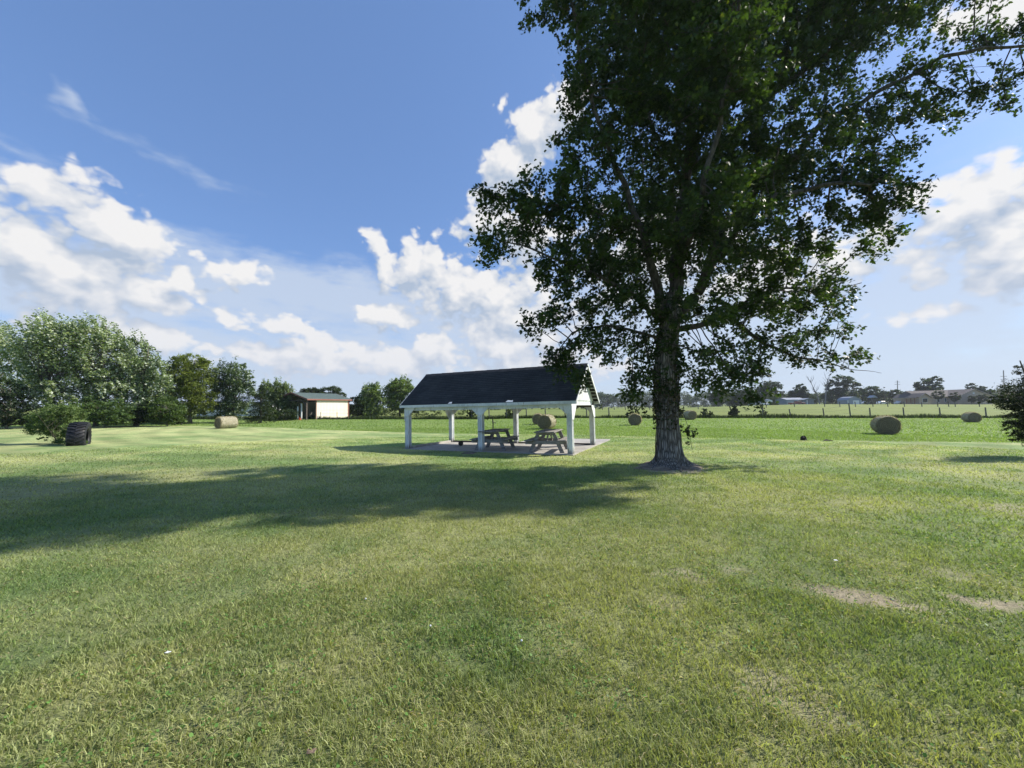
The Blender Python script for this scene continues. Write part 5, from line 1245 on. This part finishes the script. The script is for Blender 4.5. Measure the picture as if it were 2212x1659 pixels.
# brick house
g = fb(1985, 133, 868); hz = g.z - .25; hx = g.x
bh = empty('brick_house', (hx, 133, hz), 'long tan brick ranch house with grey-brown roof and gable wing at its right end', 'house')
def X_(dx): return at(dx, 867, 133).x - hx
def gable_block(x0, x1, y0, d, h, rh, par, ov=.35):
    w = MB().box(x0, x1, y0, y0 + d, -.6, h).build('wall', M_brick, par)
    MB().prism([(x0 + .01, y0 + .01, h), (x1 - .01, y0 + .01, h), ((x0 + x1) / 2, y0 + .01, h + rh * .95)], (0, d - .02, 0)).build('gable', M_brick, w)
    xm = (x0 + x1) / 2
    MB().prism([(x0 - ov, y0 - ov, h - .05), (xm, y0 - ov, h + rh), (x1 + ov, y0 - ov, h - .05), (x1 + ov, y0 - ov, h - .2), (xm, y0 - ov, h + rh - .15), (x0 - ov, y0 - ov, h - .2)], (0, d + ov, 0)).build('roof', M_roofb, par)
    for s, xe in ((0, x0 - ov), (1, x1 + ov)):
        MB().prism([(xe, y0 - ov - .04, h - .22), (xm, y0 - ov - .04, h + rh - .17), (xm, y0 - ov - .04, h + rh + .02), (xe, y0 - ov - .04, h - .03)], (0, .037, 0)).build('rake_trim', M_tan, w)
M_tan = simple('tan_trim', (.42, .36, .31), None, rough=.7)
xa, xb, xc, xd = X_(1986), X_(2010), X_(2060), X_(2129)
gable_block(xa, xb, 0, 9, 2.7, 1.35, bh); gable_block(xc, xd, -1.5, 12, 2.7, 2.4, bh)
MB().box(xb, xc, 2.0, 9.5, -.6, 2.7).build('wall', M_brick, bh)
MB().prism([(xb - 2.2, 1.4, 2.62), (xb - 2.2, 6, 5.0), (xb - 2.2, 10.2, 2.62)], (xc - xb + 7.2, 0, 0)).build('roof', M_roofb, bh)
for (x0, x1, yy) in ((X_(1993), X_(2003), 0), (X_(2038), X_(2043), 2.0), (X_(2071 - 16), X_(2058), 2.0)):
    f = MB().box(x0 - .1, x1 + .1, yy - .06, yy - .004, .75, 2.25).build('window', M_paint, bh); MB().box(x0, x1, yy - .07, yy - .062, .85, 2.15).build('pane', M_glass, f)
MB().box((xc + xd) / 2 - .45, (xc + xd) / 2 + .15, -1.56, -1.504, 3.45, 3.85).build('gable_vent', M_white2, bh)
cp = empty('carport', (hx, 133, hz), 'small open carport at the left end of the brick house', 'carport')
x0 = X_(1962); MB().box(x0, -.45, .5, 5.5, 2.35, 2.52).build('roof', M_tan, cp)
for x in (x0 + .1, (x0 - .45) / 2, -.75):
    MB().box(x - .08, x + .08, .6, .76, -.5, 2.35).build('post', M_redt, cp)
def vehicle(name, label, cat, loc, rz, L, H, W, prof, cabin, paint, wheels=True):
    t = empty(name, loc, label, cat, 'vehicles parked by the far houses', rz)
    MB().prism([(x * L, -W / 2, z * H) for x, z in prof], (0, W, 0)).build('body', paint, t, bevel=.05)
    MB().prism([(x * L, -W / 2 - .008, z * H) for x, z in cabin], (0, W + .016, 0)).build('windows', M_glass, t)
    for x in (.2, .8):
        for s in (-1, 1): MB().tube([(x * L, s * (W / 2 - .2), .32), (x * L, s * (W / 2 + .01), .32)], .32, 14).build('wheel', M_tyre, t)
CARP = [(0, .2), (0, .55), (.14, .62), (.28, .98), (.68, 1), (.84, .62), (1, .52), (1, .2)]; CARW = [(.20, .64), (.31, .92), (.66, .94), (.77, .64)]
TRP = [(0, .2), (0, .55), (.42, .56), (.44, 1), (.68, 1), (.78, .6), (1, .55), (1, .2)]; TRW = [(.47, .62), (.48, .93), (.66, .93), (.73, .62)]
M_wp = simple('white_car_paint', (.75, .76, .78), None, rough=.25); M_rp = simple('faded_red_paint', (.22, .06, .05), None, rough=.4)
for (dx, Y, rz, L, H, P_, W_, pt, nm, lb, cat) in [(1936, 140, 5, 4.5, 1.35, CARP, CARW, M_wp, 'parked_car', 'low white parked car just left of the carport', 'car'), (1894, 150, 8, 4.2, 1.35, CARP, CARW, M_wp, 'parked_car', 'white parked car half hidden behind the play tower', 'car'), (1862, 150, 0, 4.4, 1.4, CARP, CARW, M_wp, 'parked_car', 'white parked car between the barn shed and the play tower', 'car'),
        (1969, 136, 20, 4.2, 2.2, TRP, TRW, M_wp, 'pickup_truck', 'white truck under the carport', 'truck'), (1706, 138, 0, 5.0, 1.25, TRP, TRW, M_rp, 'pickup_truck', 'dull red low truck in front of the long grey shed', 'truck'), (1634, 134, 12, 3.6, 1.2, CARP, CARW, M_wp, 'parked_car', 'white parked car in front of the three tiny sheds', 'car')]:
    g = fb(dx, Y, 875); vehicle(nm, lb, cat, (g.x, g.y, g.z - .05), R(rz), L, H, 1.75, P_, W_, pt)
# play tower
g = fb(1886, 128, 880); pt_ = empty('play_tower', g, 'dark wooden play tower with a small pitched roof across the pasture', 'play tower')
mb = MB()
for x in (-.7, .7):
    for y in (-.6, .6): MB().bar((x * 1.7, y, 0), (x, y, 2.3), .16, .16).build('leg', M_darkwood, pt_)
MB().box(-.85, .85, -.7, .7, 1.2, 1.32).build('platform', M_darkwood, pt_); MB().box(-.85, .85, -.74, -.70, 1.3, 1.8).box(-.6, .6, -.6, .5, .1, 1.1).build('side_panel', M_darkwood, pt_)
MB().prism([(-1.0, -.9, 2.25), (0, -.9, 3.0), (1.0, -.9, 2.25)], (0, 1.8, 0)).build('roof', M_galv, pt_)
MB().bar((-.9, -.6, 1.2), (-2.6, -.6, .1), .5, .08).build('slide', M_darkwood, pt_)
# utility poles far off
for (dx, top, base_, Y, lab, lean) in ((1938.5, 822, 845, 420, 'thin far utility pole left of the tree above the brick house', .0), (2170, 800, 828, 360, 'leaning far utility pole at the right above the wood', .10)):
    g = ground_at(dx, Y, 860); b = at(dx - (2.5 if lean else 0), top, Y) - g; p = empty('utility_pole', g, lab, 'utility pole', 'far utility poles')
    MB().tube([(0, 0, -1), tuple(b * .5), tuple(b)], [.5, .42, .34], 8).build('pole_shaft', M_post, p)
    for f in ((.93, .82) if not lean else (.80, .70)): MB().bar(tuple(b * f + Vector((-3, 0, 0))), tuple(b * f + Vector((3, 0, 0))), .35, .35).build('crossarm', M_post, p)
# shrubs by the house
for i, (dx, y, rx, ry, lab) in enumerate([(2026, 852, 11, 7, 'round green tree in front of the brick house windows'), (2062, 856, 9, 8, 'small leafy tree at the inner corner of the brick house'), (2099, 861, 7, 6, 'small dark shrub against the brick gable wall'), (2121, 859, 9, 7, 'larger dark shrub at the right end of the brick gable wall'), (1670, 874, 9, 5, 'round green bush between the tiny white shed and the long grey shed')]):
    T_('garden_shrub', lab, 'shrub', dx, 129, [(dx, y, rx, ry), (dx, y + ry * .6, rx * .8, ry * .8)], 1100, .26, (.02, .034, .014), (.06, .08, .03), seed=110 + i, trunk_r=.07, basey=870, foliage='foliage', shell=.7)

# ================================================================== EVERGREEN AT THE RIGHT EDGE
YR = 12.5
T_('evergreen_tree', 'dark evergreen reaching into the photo from the right edge', 'evergreen tree', 2262, YR,
   [(2222, 800, 20, 22), (2240, 850, 60, 34), (2200, 858, 34, 14, -.4), (2170, 862, 26, 9, -.5), (2145, 868, 20, 6, -.5), (2250, 900, 56, 30), (2200, 900, 26, 20), (2205, 925, 26, 22), (2235, 945, 34, 22), (2190, 942, 12, 10), (2200, 875, 34, 12), (2270, 790, 34, 40), (2185, 880, 18, 6)],
   34000, .042, (.010, .020, .008), (.034, .052, .018), depth=.9, basey=958, seed=120, trunk_r=.10, shoots=.6, sdir=(-.85, 0, -.15), clump=.26, poly=OVAL, shell=.35)

# ================================================================== SMALL THINGS ON THE LAWN
g = ground_hit(1736, 951); st_ = MB(); rnd = random.Random(4); vs = []; fs = []; ns = 12
for k, (r, z) in enumerate(((.13, -.03), (.12, .06), (.115, .15), (.06, .19))):
    for i in range(ns): a = 2 * math.pi * i / ns; q = r * (1 + rnd.uniform(-.2, .2)); vs.append((math.cos(a) * q, math.sin(a) * q, z + rnd.uniform(-.02, .03) * (k > 1)))
for k in range(3):
    for i in range(ns): fs.append((k * ns + i, k * ns + (i + 1) % ns, (k + 1) * ns + (i + 1) % ns, (k + 1) * ns + i))
fs.append(tuple(3 * ns + i for i in range(ns)))
o = st_.add(vs, fs).build('tree_stump', simple('burnt_wood', (.012, .010, .009), (.035, .03, .026), 12, .9)); o.location = g; tag(o, 'small blackened stump at the edge of the lawn right of the maple', 'stump')
g = ground_hit(1787, 953); wd = MB(); 
for k in range(5): wd.tube([(-.2 + .05 * k, 0, .0), (-.02 + .04 * k, .05, .07 - .01 * k), (.18 + .03 * k, .02, .02)], [.02, .03, .012], 6)
o = wd.build('fallen_stick', M_darkwood); o.location = g; tag(o, 'short dark broken stick lying at the lawn edge right of the stump', 'stick')
def paper(dx, dy, s, label, nm='leaf_litter'):
    g = ground_hit(dx, dy); rs3 = random.Random(int(dx)); n = 4; vs = []; fs = []
    for j in range(n + 1):
        for i in range(n + 1): vs.append(((i / n - .5) * s * 1.5, (j / n - .5) * s, .035 + rs3.uniform(0, .3) * s))
    for j in range(n):
        for i in range(n): q = j * (n + 1) + i; fs.append((q, q + 1, q + n + 2, q + n + 1))
    o = MB().add(vs, fs).build(nm, M_white2 if 'white' in label else M_litter); o.location = g; md = o.modifiers.new('solid', 'SOLIDIFY'); md.thickness = .002; tag(o, label, 'litter')
M_litter = simple('dry_leaf', (.16, .11, .08), (.22, .16, .11), 30, .8)
paper(362, 1421, .02, 'pale white curled scrap lying in the grass near the lower left', 'scrap'); paper(672, 1640, .028, 'dry curled brown leaf in the grass at the bottom edge', 'dry_leaf'); paper(1806, 1218, .022, 'tiny white scrap on the grass at the right', 'scrap')
# clover flowers
cf = MB(); k = 0
for (dx, dy, lab_) in ((790, 1305, 'white clover flower on the left half of the lawn, leftmost and highest of the three'), (1127, 1398, 'white clover flower in the greener patch at the bottom, rightmost of the three'), (930, 1365, 'white clover flower left of the greener patch, middle of the three')):
    g = ground_hit(dx, dy); t = empty('clover_flower', g, lab_, 'flower', 'white clover flowers scattered in the lawn')
    bm = bmesh.new(); bmesh.ops.create_icosphere(bm, subdivisions=2, radius=.007)
    for v in bm.verts: v.co *= 1 + random.uniform(-.15, .15); v.co.z += .045
    me = bpy.data.meshes.new('blossom'); bm.to_mesh(me); bm.free(); me.materials.append(M_white2); o = bpy.data.objects.new('blossom', me); C.collection.objects.link(o); o.parent = t
    MB().tube([(0, 0, 0), (.003, 0, .042)], .0012, 4).build('stem', M_greenstem if k else (M_greenstem := simple('green_stem', (.06, .12, .03))), t); k += 1

# ================================================================== HAZE (thin summer air, one closed box round everything)
hb = MB().box(-520, 520, -25, 420, -14, 42).build('haze', M_soil); hb.data.materials.clear()
hm = bpy.data.materials.new('thin_air'); hm.use_nodes = True; ht = hm.node_tree; ht.nodes.clear()
pv = N(ht, 'ShaderNodeVolumePrincipled'); pv.inputs['Color'].default_value = (.80, .88, 1, 1); pv.inputs['Density'].default_value = .00024; pv.inputs['Anisotropy'].default_value = .2
ho_ = N(ht, 'ShaderNodeOutputMaterial'); ht.links.new(pv.outputs[0], ho_.inputs['Volume']); hb.data.materials.append(hm)
tag(hb, 'thin bluish summer haze filling the air over the fields', 'haze', kind='stuff')
